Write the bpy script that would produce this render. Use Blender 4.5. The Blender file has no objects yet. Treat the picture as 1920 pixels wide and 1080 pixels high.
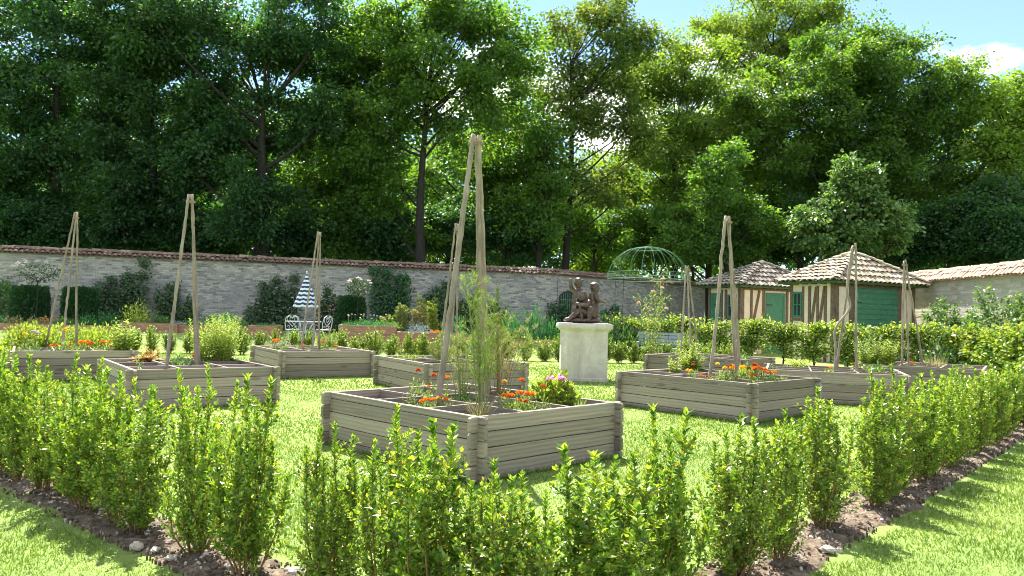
import bpy, math, random
import numpy as np
from mathutils import Vector, Matrix, noise
random.seed(11)
rng = np.random.default_rng(11)
sc = bpy.context.scene
COL = sc.collection
R = math.radians

# ------------------------------------------------------------------ camera
FPX = 1415.0
PITCH, ROLL, EYE = R(2.0), R(1.476), 1.5
Fv = np.array([0, math.cos(PITCH), math.sin(PITCH)])
U0 = np.array([0, -math.sin(PITCH), math.cos(PITCH)])
R0 = np.array([1.0, 0, 0])
Rv = math.cos(ROLL) * R0 + math.sin(ROLL) * U0
Uv = -math.sin(ROLL) * R0 + math.cos(ROLL) * U0
cam_d = bpy.data.cameras.new("camera")
cam_d.sensor_width = 36
cam_d.lens = 36 * FPX / 1920
cam_d.clip_end = 2000
cam = bpy.data.objects.new("camera", cam_d)
COL.objects.link(cam)
M = Matrix.Identity(4)
for i in range(3):
    M[i][0], M[i][1], M[i][2] = Rv[i], Uv[i], -Fv[i]
M[2][3] = EYE
cam.matrix_world = M
sc.camera = cam

def ray(px, py):
    return Fv + Rv * (px - 960) / FPX - Uv * (py - 540) / FPX
def at_z(px, py, z):
    d = ray(px, py); t = (z - EYE) / d[2]
    return np.array([d[0] * t, d[1] * t, z])
def at_y(px, py, y):
    d = ray(px, py); t = y / d[1]
    return np.array([d[0] * t, y, EYE + d[2] * t])
def sstep(a, b, x):
    t = np.clip((x - a) / (b - a), 0, 1); return t * t * (3 - 2 * t)
def gz(x, y):
    """lawn height: flat, rising to a terrace in front of the back wall"""
    return 0.5 * sstep(25.0, 27.2, np.asarray(y, float) - 0.06 * np.asarray(x, float)) * (1 - sstep(1.5, 5.0, np.asarray(x, float)))

# ------------------------------------------------------------------ materials
def new_mat(name):
    m = bpy.data.materials.new(name); m.use_nodes = True
    nt = m.node_tree; nt.nodes.clear()
    return m, nt
def nd(nt, t, **kw):
    n = nt.nodes.new(t)
    for k, v in kw.items():
        if k.startswith('i_'):
            n.inputs[k[2:]].default_value = v
        else:
            setattr(n, k, v)
    return n
def ramp(nt, stops, fac=None, interp='LINEAR'):
    r = nd(nt, 'ShaderNodeValToRGB'); cr = r.color_ramp; cr.interpolation = interp
    while len(cr.elements) < len(stops): cr.elements.new(0.5)
    for e, (p, c) in zip(cr.elements, stops):
        e.position = p; e.color = (*c, 1) if len(c) == 3 else c
    if fac is not None: nt.links.new(fac, r.inputs[0])
    return r.outputs[0]
def mixc(nt, fac, a, b, mode='MIX'):
    n = nd(nt, 'ShaderNodeMix', data_type='RGBA', blend_type=mode)
    for sock, v in ((n.inputs[0], fac), (n.inputs[6], a), (n.inputs[7], b)):
        if hasattr(v, 'is_linked'): nt.links.new(v, sock)
        else: sock.default_value = v if isinstance(v, (int, float)) else (*v, 1)
    return n.outputs[2]
def math_n(nt, op, a, b=None):
    n = nd(nt, 'ShaderNodeMath', operation=op)
    for s, v in zip(n.inputs, (a, b)):
        if v is None: continue
        if hasattr(v, 'is_linked'): nt.links.new(v, s)
        else: s.default_value = v
    return n.outputs[0]
def noise_t(nt, scale, detail=4, rough=.55, vec=None, dist=0):
    n = nd(nt, 'ShaderNodeTexNoise'); n.inputs['Scale'].default_value = scale
    n.inputs['Detail'].default_value = detail; n.inputs['Roughness'].default_value = rough
    n.inputs['Distortion'].default_value = dist
    if vec is not None: nt.links.new(vec, n.inputs['Vector'])
    return n.outputs[0]
def finish(nt, col, rough=.7, bump=None, bstr=.3, bdist=.01, metallic=0, spec=.5):
    p = nd(nt, 'ShaderNodeBsdfPrincipled'); o = nd(nt, 'ShaderNodeOutputMaterial')
    if hasattr(col, 'is_linked'): nt.links.new(col, p.inputs['Base Color'])
    else: p.inputs['Base Color'].default_value = (*col, 1)
    if hasattr(rough, 'is_linked'): nt.links.new(rough, p.inputs['Roughness'])
    else: p.inputs['Roughness'].default_value = rough
    p.inputs['Metallic'].default_value = metallic
    p.inputs['Specular IOR Level'].default_value = spec
    if bump is not None:
        b = nd(nt, 'ShaderNodeBump'); b.inputs['Strength'].default_value = bstr; b.inputs['Distance'].default_value = bdist
        nt.links.new(bump, b.inputs['Height']); nt.links.new(b.outputs[0], p.inputs['Normal'])
    nt.links.new(p.outputs[0], o.inputs[0])
    return p, o
def obj_coord(nt): return nd(nt, 'ShaderNodeTexCoord').outputs['Object']
def uv_coord(nt): return nd(nt, 'ShaderNodeTexCoord').outputs['UV']
def mapping(nt, vec, scale=(1, 1, 1), loc=None):
    m = nd(nt, 'ShaderNodeMapping'); m.inputs['Scale'].default_value = scale
    nt.links.new(vec, m.inputs['Vector'])
    if loc is not None: nt.links.new(loc, m.inputs['Location'])
    return m.outputs[0]

def leaf_mat(name, stops, trans=.45, rough=.45, tcol=(1.25, 1.25, .55), spec=.5, nscale=None, back=None):
    m, nt = new_mat(name)
    g = nd(nt, 'ShaderNodeNewGeometry')
    oi = nd(nt, 'ShaderNodeObjectInfo')
    f = g.outputs['Random Per Island']
    if nscale:
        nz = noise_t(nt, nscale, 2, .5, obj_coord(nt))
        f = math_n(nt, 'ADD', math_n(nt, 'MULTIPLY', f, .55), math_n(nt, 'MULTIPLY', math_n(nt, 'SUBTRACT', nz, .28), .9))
    c = ramp(nt, stops, f)
    hs = nd(nt, 'ShaderNodeHueSaturation')
    v = math_n(nt, 'ADD', math_n(nt, 'MULTIPLY', oi.outputs['Random'], .3), .85)
    nt.links.new(v, hs.inputs['Value']); nt.links.new(c, hs.inputs['Color'])
    c = hs.outputs[0]
    p = nd(nt, 'ShaderNodeBsdfPrincipled'); nt.links.new(c, p.inputs['Base Color'])
    p.inputs['Roughness'].default_value = rough; p.inputs['Specular IOR Level'].default_value = spec
    t = nd(nt, 'ShaderNodeBsdfTranslucent')
    tc = mixc(nt, 1.0, c, tcol, 'MULTIPLY'); nt.links.new(tc, t.inputs['Color'])
    mx = nd(nt, 'ShaderNodeMixShader'); mx.inputs[0].default_value = trans
    nt.links.new(p.outputs[0], mx.inputs[1]); nt.links.new(t.outputs[0], mx.inputs[2])
    o = nd(nt, 'ShaderNodeOutputMaterial'); nt.links.new(mx.outputs[0], o.inputs[0])
    return m

MAT = {}
MAT['box'] = leaf_mat('box_leaf', [(0, (.04, .11, .02)), (.3, (.11, .225, .03)), (.65, (.215, .34, .045)), (.97, (.34, .42, .06)), (1, (.42, .28, .06))], .46, .3, (1.6, 1.5, .5), .65)
MAT['hornbeam'] = leaf_mat('hornbeam_leaf', [(0, (.05, .125, .025)), (.4, (.13, .235, .04)), (.75, (.26, .34, .065)), (1, (.48, .48, .14))], .42, .38, (1.5, 1.4, .5))
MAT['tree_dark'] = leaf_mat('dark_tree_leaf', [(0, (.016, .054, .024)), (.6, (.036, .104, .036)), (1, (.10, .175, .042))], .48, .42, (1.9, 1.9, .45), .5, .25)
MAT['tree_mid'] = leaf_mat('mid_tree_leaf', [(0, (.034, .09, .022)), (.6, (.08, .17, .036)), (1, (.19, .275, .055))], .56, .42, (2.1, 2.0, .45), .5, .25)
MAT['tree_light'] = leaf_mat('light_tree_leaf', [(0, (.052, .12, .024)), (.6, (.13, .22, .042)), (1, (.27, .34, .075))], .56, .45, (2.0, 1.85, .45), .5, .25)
MAT['tree_seed'] = leaf_mat('seeded_tree_leaf', [(0, (.04, .095, .02)), (.55, (.085, .155, .032)), (.87, (.19, .22, .06)), (1, (.32, .24, .09))], .5, .5, (1.6, 1.4, .5), .3, .25)
MAT['tree_silver'] = leaf_mat('pale_tree_leaf', [(0, (.05, .11, .035)), (.6, (.10, .19, .06)), (1, (.22, .3, .12))], .42, .35, (1.5, 1.5, .5), .6)
MAT['climber'] = leaf_mat('climber_leaf', [(0, (.025, .065, .03)), (.6, (.05, .11, .04)), (1, (.1, .17, .05))], .3, .5)
MAT['topiary'] = leaf_mat('topiary_leaf', [(0, (.02, .07, .025)), (.6, (.035, .11, .035)), (1, (.06, .16, .045))], .25, .5)
MAT['green'] = leaf_mat('green_leaf', [(0, (.05, .13, .04)), (.6, (.09, .2, .05)), (1, (.15, .28, .07))], .4, .5)
MAT['emerald'] = leaf_mat('emerald_leaf', [(0, (.03, .13, .05)), (.6, (.05, .2, .07)), (1, (.09, .28, .09))], .4, .5)
MAT['lime'] = leaf_mat('lime_leaf', [(0, (.15, .23, .035)), (.6, (.26, .35, .06)), (1, (.42, .46, .12))], .5, .5)
MAT['herb'] = leaf_mat('herb_leaf', [(0, (.1, .18, .05)), (.6, (.2, .29, .08)), (1, (.34, .4, .15))], .45, .5)
MAT['frond'] = leaf_mat('frond_leaf', [(0, (.1, .2, .04)), (.6, (.18, .3, .06)), (1, (.34, .4, .12))], .45, .5, (1.3, 1.3, .5))
MAT['straw'] = leaf_mat('straw_leaf', [(0, (.18, .2, .07)), (.5, (.3, .28, .12)), (1, (.45, .4, .22))], .35, .6, (1.1, 1.05, .7))
MAT['airy'] = leaf_mat('feathery_leaf', [(0, (.12, .18, .05)), (.5, (.2, .28, .08)), (.85, (.33, .36, .14)), (1, (.4, .33, .2))], .4, .6, (1.2, 1.2, .6))
MAT['blue'] = leaf_mat('bluish_leaf', [(0, (.12, .19, .2)), (.6, (.2, .28, .28)), (1, (.32, .4, .4))], .3, .6, (1, 1, 1))
MAT['redleaf'] = leaf_mat('reddish_leaf', [(0, (.16, .08, .04)), (.5, (.28, .18, .07)), (1, (.34, .36, .1))], .4, .5, (1.3, 1.1, .6))
MAT['grass'] = leaf_mat('grass_blade', [(0, (.075, .155, .028)), (.5, (.15, .24, .045)), (.8, (.25, .31, .085)), (1, (.38, .36, .16))], .4, .55, (1.15, 1.15, .55), .25, .8)
def petal(name, a, b):
    return leaf_mat(name, [(0, a), (1, b)], .3, .6, (1.2, 1.0, 1.0), .2)
MAT['orange'] = petal('orange_petal', (.75, .16, .01), (.9, .33, .02))
MAT['yellow'] = petal('yellow_petal', (.85, .45, .02), (.9, .65, .08))
MAT['rust'] = petal('rust_petal', (.35, .05, .015), (.75, .2, .03))
MAT['pink'] = petal('pink_petal', (.65, .22, .58), (.85, .55, .8))
MAT['white'] = petal('white_petal', (.5, .5, .47), (.68, .68, .64))
MAT['palepink'] = petal('pale_pink_petal', (.7, .4, .35), (.85, .65, .55))
MAT['mauve'] = petal('mauve_petal', (.35, .28, .4), (.55, .45, .55))

def mk_bark(name, a, b, sc_=6):
    m, nt = new_mat(name); oc = obj_coord(nt)
    n = noise_t(nt, sc_, 6, .65, mapping(nt, oc, (1, 1, .25)))
    finish(nt, ramp(nt, [(.3, a), (.7, b)], n), .9, n, .6, .03); return m
MAT['bark'] = mk_bark('tree_bark', (.008, .007, .005), (.03, .026, .02), 5)
MAT['twig'] = mk_bark('shrub_twig', (.14, .085, .03), (.3, .18, .07), 60)
MAT['stem'] = mk_bark('green_stem', (.16, .2, .06), (.3, .32, .12), 60)
MAT['pole'] = mk_bark('weathered_pole', (.15, .12, .085), (.37, .315, .24), 12)

def mk_wood():
    m, nt = new_mat('weathered_pine'); uv = uv_coord(nt); oi = nd(nt, 'ShaderNodeObjectInfo')
    cx = nd(nt, 'ShaderNodeCombineXYZ')
    nt.links.new(math_n(nt, 'MULTIPLY', oi.outputs['Random'], 37.0), cx.inputs[0]); nt.links.new(math_n(nt, 'MULTIPLY', oi.outputs['Random'], 91.0), cx.inputs[1])
    v = mapping(nt, uv, (1, 1, 1), cx.outputs[0])
    # knots bend the grain
    vk = nd(nt, 'ShaderNodeTexVoronoi'); vk.inputs['Scale'].default_value = 1; nt.links.new(mapping(nt, v, (1.7, 5.5, 1)), vk.inputs['Vector'])
    kd = vk.outputs['Distance']
    knot = ramp(nt, [(.0, (1, 1, 1)), (.11, (.8, .8, .8)), (.2, (0, 0, 0))], kd)
    big = noise_t(nt, 1.6, 3, .5, mapping(nt, v, (1, 3, 1)))
    gr = nd(nt, 'ShaderNodeTexNoise'); gr.inputs['Scale'].default_value = 1; gr.inputs['Detail'].default_value = 5; gr.inputs['Roughness'].default_value = .65
    gr.inputs['Distortion'].default_value = .6
    nt.links.new(mapping(nt, v, (1.6, 60, 1)), gr.inputs['Vector'])
    rings = nd(nt, 'ShaderNodeTexWave', bands_direction='Y'); rings.inputs['Scale'].default_value = 5.5; rings.inputs['Distortion'].default_value = 3.5
    rings.inputs['Detail'].default_value = 2; rings.inputs['Detail Scale'].default_value = .7; nt.links.new(mapping(nt, v, (.35, 1.4, 1)), rings.inputs['Vector'])
    c = ramp(nt, [(.2, (.18, .14, .10)), (.5, (.29, .237, .178)), (.8, (.37, .318, .248))], gr.outputs[0])
    c = mixc(nt, .28, c, ramp(nt, [(.2, (.14, .1, .072)), (.8, (.35, .3, .245))], rings.outputs[1]))
    c = mixc(nt, math_n(nt, 'MULTIPLY', ramp(nt, [(.42, (0, 0, 0)), (.72, (1, 1, 1))], big), .5), c, (.225, .215, .185))
    c = mixc(nt, math_n(nt, 'MULTIPLY', knot, .75), c, (.12, .085, .06))
    # long drying cracks
    ck = noise_t(nt, 1, 2, .5, mapping(nt, v, (.9, 34, 1)))
    crack = ramp(nt, [(.70, (0, 0, 0)), (.72, (1, 1, 1))], ck)
    c = mixc(nt, math_n(nt, 'MULTIPLY', crack, .65), c, (.09, .048, .035))
    h = math_n(nt, 'SUBTRACT', gr.outputs[0], math_n(nt, 'MULTIPLY', crack, .6))
    hs = nd(nt, 'ShaderNodeHueSaturation'); nt.links.new(c, hs.inputs['Color'])
    nt.links.new(math_n(nt, 'ADD', math_n(nt, 'MULTIPLY', oi.outputs['Random'], .75), .6), hs.inputs['Value'])
    finish(nt, hs.outputs[0], .8, h, .4, .006); return m
MAT['wood'] = mk_wood()

def mk_soil(name, a, b, c, scale):
    m, nt = new_mat(name); oc = obj_coord(nt)
    n = noise_t(nt, scale, 8, .7, oc); v = nd(nt, 'ShaderNodeTexVoronoi'); v.inputs['Scale'].default_value = scale * 2.2; nt.links.new(oc, v.inputs['Vector'])
    col = ramp(nt, [(.3, a), (.5, b), (.68, c)], n)
    finish(nt, col, .95, math_n(nt, 'ADD', n, math_n(nt, 'MULTIPLY', v.outputs['Distance'], .5)), .9, .03); return m
MAT['soil'] = mk_soil('dry_soil', (.05, .033, .02), (.12, .085, .055), (.25, .19, .135), 14)
MAT['dark_soil'] = mk_soil('dark_soil', (.03, .022, .016), (.07, .05, .035), (.13, .1, .07), 18)

def mk_lawn():
    m, nt = new_mat('lawn_grass'); oc = obj_coord(nt)
    n1 = noise_t(nt, .35, 5, .6, oc); n2 = noise_t(nt, 3.2, 6, .7, oc); n3 = noise_t(nt, 45, 4, .75, oc)
    c = ramp(nt, [(.3, (.085, .155, .028)), (.55, (.15, .23, .048)), (.75, (.24, .29, .085))], n2)
    c = mixc(nt, math_n(nt, 'MULTIPLY', ramp(nt, [(.4, (0, 0, 0)), (.6, (1, 1, 1))], n1), .75), c, (.25, .31, .08))
    c = mixc(nt, .45, c, ramp(nt, [(.3, (.08, .14, .03)), (.7, (.3, .37, .12))], n3))
    finish(nt, c, .85, n3, .8, .02, spec=.1); return m
MAT['lawn'] = mk_lawn()

def mk_masonry(name, palette, mortar, bw, bh, stain, dscale=.05, stainmix=.5):
    m, nt = new_mat(name); uv = uv_coord(nt)
    nz = nd(nt, 'ShaderNodeTexNoise'); nz.inputs['Scale'].default_value = 2.5; nz.inputs['Detail'].default_value = 4; nt.links.new(uv, nz.inputs['Vector'])
    dv = nd(nt, 'ShaderNodeVectorMath', operation='MULTIPLY_ADD'); nt.links.new(nz.outputs['Color'], dv.inputs[0])
    dv.inputs[1].default_value = (dscale * 3, dscale, 0); nt.links.new(uv, dv.inputs[2])
    b = nd(nt, 'ShaderNodeTexBrick'); nt.links.new(dv.outputs[0], b.inputs['Vector'])
    b.inputs['Scale'].default_value = 1; b.inputs['Brick Width'].default_value = bw; b.inputs['Row Height'].default_value = bh
    b.inputs['Mortar Size'].default_value = bh * .11; b.inputs['Mortar Smooth'].default_value = .4; b.inputs['Bias'].default_value = 0
    b.inputs['Color1'].default_value = (0, 0, 0, 1); b.inputs['Color2'].default_value = (1, 1, 1, 1); b.inputs['Mortar'].default_value = (.5, .5, .5, 1)
    bc = nd(nt, 'ShaderNodeSeparateColor'); nt.links.new(b.outputs['Color'], bc.inputs[0])
    c = ramp(nt, palette, bc.outputs[0])
    c = mixc(nt, b.outputs['Fac'], c, mortar)
    s = noise_t(nt, .7, 6, .65, uv); s2 = noise_t(nt, 14, 4, .7, uv)
    c = mixc(nt, math_n(nt, 'MULTIPLY', ramp(nt, [(.46, (0, 0, 0)), (.64, (1, 1, 1))], s), stainmix), c, stain)
    c = mixc(nt, .3, c, ramp(nt, [(.3, (.12, .115, .11)), (.7, (.6, .57, .5))], s2))
    h = math_n(nt, 'ADD', math_n(nt, 'MULTIPLY', math_n(nt, 'SUBTRACT', 1, b.outputs['Fac']), .7), math_n(nt, 'MULTIPLY', s2, .5))
    finish(nt, c, .95, h, .8, .025, spec=.2); return m
MAT['masonry'] = mk_masonry('rubble_stone', [(0, (.06, .065, .08)), (.18, (.18, .18, .19)), (.45, (.30, .29, .27)), (.75, (.40, .38, .335)), (1, (.52, .49, .42))], (.35, .335, .3), .26, .085, (.15, .16, .185), .09, .6)
MAT['plaster_wall'] = mk_masonry('lime_washed_rubble', [(0, (.36, .31, .25)), (.5, (.5, .45, .37)), (1, (.62, .57, .47))], (.5, .46, .38), .4, .17, (.42, .42, .4), .11, .7)
MAT['brick'] = mk_masonry('terracotta_brick', [(0, (.3, .10, .04)), (.5, (.42, .15, .06)), (1, (.5, .2, .085))], (.34, .2, .13), .22, .07, (.28, .13, .07), .004, .4)

def mk_tile(name, stops):
    m, nt = new_mat(name); g = nd(nt, 'ShaderNodeNewGeometry'); oc = obj_coord(nt)
    c = ramp(nt, stops, g.outputs['Random Per Island']); n = noise_t(nt, 9, 5, .7, oc)
    c = mixc(nt, .38, c, ramp(nt, [(.3, (.08, .068, .05)), (.7, (.46, .37, .26))], n), 'MIX')
    finish(nt, c, .85, n, .4, .01); return m
MAT['tile_pale'] = mk_tile('pale_roof_tile', [(0, (.16, .13, .09)), (.3, (.32, .265, .18)), (.6, (.45, .385, .28)), (.85, (.58, .53, .43)), (1, (.36, .25, .16))])
MAT['tile_grey'] = mk_tile('grey_roof_tile', [(0, (.08, .075, .07)), (.4, (.16, .148, .13)), (.8, (.29, .265, .225)), (1, (.46, .42, .35))])  # grey tiles, tone varies from tile to tile
MAT['tile_red'] = mk_tile('red_coping_tile', [(0, (.045, .025, .018)), (.4, (.105, .05, .034)), (.8, (.19, .09, .06)), (1, (.4, .27, .2))])
MAT['tile_pink'] = mk_tile('pinkish_coping_tile', [(0, (.3, .2, .15)), (.5, (.44, .29, .21)), (1, (.55, .4, .3))])

def simple(name, a, b, scale=6, rough=.7, bstr=.2, metallic=0, bd=.01, det=5):
    m, nt = new_mat(name); oc = obj_coord(nt); n = noise_t(nt, scale, det, .65, oc)
    finish(nt, ramp(nt, [(.32, a), (.68, b)], n), rough, n, bstr, bd, metallic); return m
MAT['render'] = simple('cream_render', (.62, .52, .4), (.74, .64, .51), 3, .9)
MAT['timber'] = simple('brown_timber', (.085, .052, .035), (.19, .125, .085), 9, .8)
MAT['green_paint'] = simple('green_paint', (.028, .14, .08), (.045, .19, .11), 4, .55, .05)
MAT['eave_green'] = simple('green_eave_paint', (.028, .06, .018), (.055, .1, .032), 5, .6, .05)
MAT['glass'] = simple('dark_glass', (.02, .025, .03), (.04, .045, .05), 2, .08, 0)
MAT['white_metal'] = simple('white_painted_metal', (.52, .56, .63), (.64, .67, .73), 10, .45, .02)
MAT['green_metal'] = simple('green_painted_metal', (.05, .15, .085), (.16, .3, .2), 20, .35, .05, .3)
MAT['dark_metal'] = simple('dark_green_iron', (.012, .02, .016), (.03, .04, .03), 10, .6)
MAT['bench_paint'] = simple('grey_blue_paint', (.2, .24, .26), (.3, .34, .36), 8, .6)
MAT['stone'] = simple('loose_stone', (.32, .28, .22), (.58, .52, .44), 9, .9, .5)
MAT['cord'] = simple('twine', (.2, .15, .1), (.35, .28, .2), 40, .9)

def mk_bronze():
    m, nt = new_mat('brown_bronze'); oc = obj_coord(nt); n = noise_t(nt, 9, 5, .65, oc); n2 = noise_t(nt, 45, 3, .6, oc)
    c = ramp(nt, [(.3, (.045, .032, .025)), (.6, (.12, .085, .063)), (.8, (.26, .205, .165))], n)
    finish(nt, c, .42, n2, .25, .01, .35); return m
MAT['bronze'] = mk_bronze()
def mk_pedestal():
    m, nt = new_mat('cast_stone'); oc = obj_coord(nt)
    n = noise_t(nt, 2.2, 6, .65, mapping(nt, oc, (1.6, 1.6, .5)), .6); n2 = noise_t(nt, 40, 4, .7, oc); n3 = noise_t(nt, 5.5, 5, .6, oc)
    c = ramp(nt, [(.3, (.37, .325, .255)), (.5, (.53, .485, .40)), (.68, (.63, .6, .53))], n)
    c = mixc(nt, math_n(nt, 'MULTIPLY', ramp(nt, [(.48, (0, 0, 0)), (.66, (1, 1, 1))], n3), .6), c, (.43, .345, .27))
    c = mixc(nt, .18, c, ramp(nt, [(.3, (.2, .18, .15)), (.7, (.75, .72, .66))], n2))
    finish(nt, c, .85, n2, .3, .006); return m
MAT['pedestal'] = mk_pedestal()
def mk_stripe():
    m, nt = new_mat('blue_white_stripe'); uv = uv_coord(nt); s = nd(nt, 'ShaderNodeSeparateXYZ'); nt.links.new(uv, s.inputs[0])
    f = math_n(nt, 'FRACT', math_n(nt, 'MULTIPLY', s.outputs[1], 8.0))
    k = math_n(nt, 'GREATER_THAN', f, .5)
    c = mixc(nt, k, (.025, .05, .12), (.62, .66, .7))
    finish(nt, c, .85, noise_t(nt, 60, 3, .5, obj_coord(nt)), .1, .005, spec=.2); return m
MAT['stripe'] = mk_stripe()

# ------------------------------------------------------------------ mesh helpers
class MB:
    def __init__(s): s.V = []; s.F = []; s.n = 0; s.U = []; s.hasuv = False
    def add(s, V, F, mi=0, uv=None):
        V = np.asarray(V, float).reshape(-1, 3); s.V.append(V)
        if uv is not None: s.hasuv = True; s.U.append(np.asarray(uv, float).reshape(-1, 2))
        else: s.U.append(np.zeros((len(V), 2)))
        groups = {}
        if isinstance(F, np.ndarray): groups[F.shape[1]] = F
        else:
            for f in F: groups.setdefault(len(f), []).append(f)
        for k, a in groups.items():
            s.F.append((np.asarray(a, np.int64).reshape(-1, k) + s.n, mi))
        s.n += len(V); return s
    def mesh(s, name, mats, smooth=False):
        me = bpy.data.meshes.new(name)
        V = np.concatenate(s.V).astype(np.float32)
        lv = np.concatenate([f.ravel() for f, _ in s.F]).astype(np.int32)
        tot = np.concatenate([np.full(len(f), f.shape[1]) for f, _ in s.F]).astype(np.int32)
        mi = np.concatenate([np.full(len(f), m) for f, m in s.F]).astype(np.int32)
        st = np.concatenate([[0], np.cumsum(tot)[:-1]]).astype(np.int32)
        me.vertices.add(len(V)); me.vertices.foreach_set('co', V.ravel())
        me.loops.add(len(lv)); me.loops.foreach_set('vertex_index', lv)
        me.polygons.add(len(tot)); me.polygons.foreach_set('loop_start', st); me.polygons.foreach_set('loop_total', tot)
        me.polygons.foreach_set('material_index', mi)
        me.polygons.foreach_set('use_smooth', np.full(len(tot), smooth))
        if s.hasuv:
            U = np.concatenate(s.U).astype(np.float32)[lv]
            l = me.uv_layers.new(name='uv'); l.data.foreach_set('uv', U.ravel())
        for m in (mats if isinstance(mats, (list, tuple)) else [mats]): me.materials.append(MAT[m] if isinstance(m, str) else m)
        me.update(); me.validate(); return me
    def obj(s, name, mats, parent=None, smooth=False):
        return link(name, s.mesh(name, mats, smooth), parent)

def link(name, me, parent=None, loc=None):
    o = bpy.data.objects.new(name, me); COL.objects.link(o)
    if parent is not None: o.parent = parent
    if loc is not None: o.location = loc
    return o
def tag(o, label=None, cat=None, group=None, kind=None):
    if label: o['label'] = label
    if cat: o['category'] = cat
    if group: o['group'] = group
    if kind: o['kind'] = kind
    return o
def thing(name, label, cat, loc=(0, 0, 0), rz=0, group=None, scale=1):
    o = bpy.data.objects.new(name, None); COL.objects.link(o); o.empty_display_size = .1
    o.location = [float(c) for c in loc]; o.rotation_euler = (0, 0, rz)
    o.scale = (scale,) * 3 if isinstance(scale, (int, float)) else scale
    return tag(o, label, cat, group)

def nrm(a): return a / np.maximum(np.linalg.norm(a, axis=-1, keepdims=True), 1e-9)
def leafset(mb, P, D, N, L, W, fold=.18, mi=0, wide=.5, tri=True):
    """one folded rhomb leaf per row"""
    P = np.asarray(P, float); D = nrm(np.asarray(D, float)); N = np.asarray(N, float)
    S = nrm(np.cross(D, N)); N = np.cross(S, D)
    L = np.broadcast_to(np.asarray(L, float).reshape(-1, 1), (len(P), 1)); W = np.broadcast_to(np.asarray(W, float).reshape(-1, 1), (len(P), 1))
    tip = P + D * L - N * L * .08
    mid = P + D * L * wide
    a = mid + S * W * .5 + N * W * fold; b = mid - S * W * .5 + N * W * fold
    V = np.stack([P, a, tip, b], 1).reshape(-1, 3)
    i = np.arange(len(P)) * 4
    if tri: F = np.concatenate([np.stack([i, i + 1, i + 2], 1), np.stack([i, i + 2, i + 3], 1)])
    else: F = np.stack([i, i + 1, i + 2, i + 3], 1)
    mb.add(V, F, mi)
def rdir(n):
    return nrm(rng.normal(size=(n, 3)))
def tube(mb, pts, rad, sides=6, mi=0, cap=True, uv=False):
    pts = np.asarray(pts, float); k = len(pts); rad = np.broadcast_to(np.asarray(rad, float), (k,))
    T = nrm(np.gradient(pts, axis=0)); ref = np.array([0, 0, 1.0]) if abs(T[0][2]) < .9 else np.array([1.0, 0, 0])
    A = nrm(np.cross(T, ref)); B = np.cross(T, A)
    an = np.arange(sides) * 2 * math.pi / sides
    V = pts[:, None] + rad[:, None, None] * (np.cos(an)[None, :, None] * A[:, None] + np.sin(an)[None, :, None] * B[:, None])
    V = V.reshape(-1, 3); F = []
    for r in range(k - 1):
        for j in range(sides):
            F.append((r * sides + j, r * sides + (j + 1) % sides, (r + 1) * sides + (j + 1) % sides, (r + 1) * sides + j))
    if cap and sides > 2:
        F.append(tuple(range(sides - 1, -1, -1))); F.append(tuple((k - 1) * sides + j for j in range(sides)))
    mb.add(V, F, mi)
def bez(p0, p1, p2, n=6):
    t = np.linspace(0, 1, n)[:, None]; p0, p1, p2 = map(lambda a: np.asarray(a, float), (p0, p1, p2))
    return (1 - t) ** 2 * p0 + 2 * t * (1 - t) * p1 + t * t * p2
def box(mb, lo, hi, mi=0, T=None, bev=0):
    lo = np.array(lo, float); hi = np.array(hi, float)
    if bev:
        prof = [(lo[0] + bev, lo[1]), (hi[0] - bev, lo[1]), (hi[0], lo[1] + bev), (hi[0], hi[1] - bev), (hi[0] - bev, hi[1]), (lo[0] + bev, hi[1]), (lo[0], hi[1] - bev), (lo[0], lo[1] + bev)]
        V = [(x, y, lo[2]) for x, y in prof] + [(x, y, hi[2]) for x, y in prof]
        F = [tuple(range(7, -1, -1)), tuple(range(8, 16))] + [(i, (i + 1) % 8, 8 + (i + 1) % 8, 8 + i) for i in range(8)]
    else:
        V = [(x, y, z) for z in (lo[2], hi[2]) for x, y in ((lo[0], lo[1]), (hi[0], lo[1]), (hi[0], hi[1]), (lo[0], hi[1]))]
        F = [(3, 2, 1, 0), (4, 5, 6, 7), (0, 1, 5, 4), (1, 2, 6, 5), (2, 3, 7, 6), (3, 0, 4, 7)]
    V = np.array(V)
    if T is not None: V = T(V)
    mb.add(V, F, mi)
def sphere(mb, c, r, mi=0, seg=10, rings=7):
    c = np.array(c, float); r = np.broadcast_to(np.array(r, float), (3,)); V = [c + (0, 0, r[2])]
    for i in range(1, rings):
        t = math.pi * i / rings
        for j in range(seg):
            a = 2 * math.pi * j / seg; V.append(c + r * (math.sin(t) * math.cos(a), math.sin(t) * math.sin(a), math.cos(t)))
    V.append(c - (0, 0, r[2])); F = []
    for j in range(seg):
        F.append((0, 1 + j, 1 + (j + 1) % seg)); F.append((len(V) - 1, 1 + (rings - 2) * seg + (j + 1) % seg, 1 + (rings - 2) * seg + j))
    for i in range(rings - 2):
        for j in range(seg):
            a = 1 + i * seg + j; b = 1 + i * seg + (j + 1) % seg; F.append((a, a + seg, b + seg, b))
    mb.add(np.array(V), F, mi)
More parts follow.
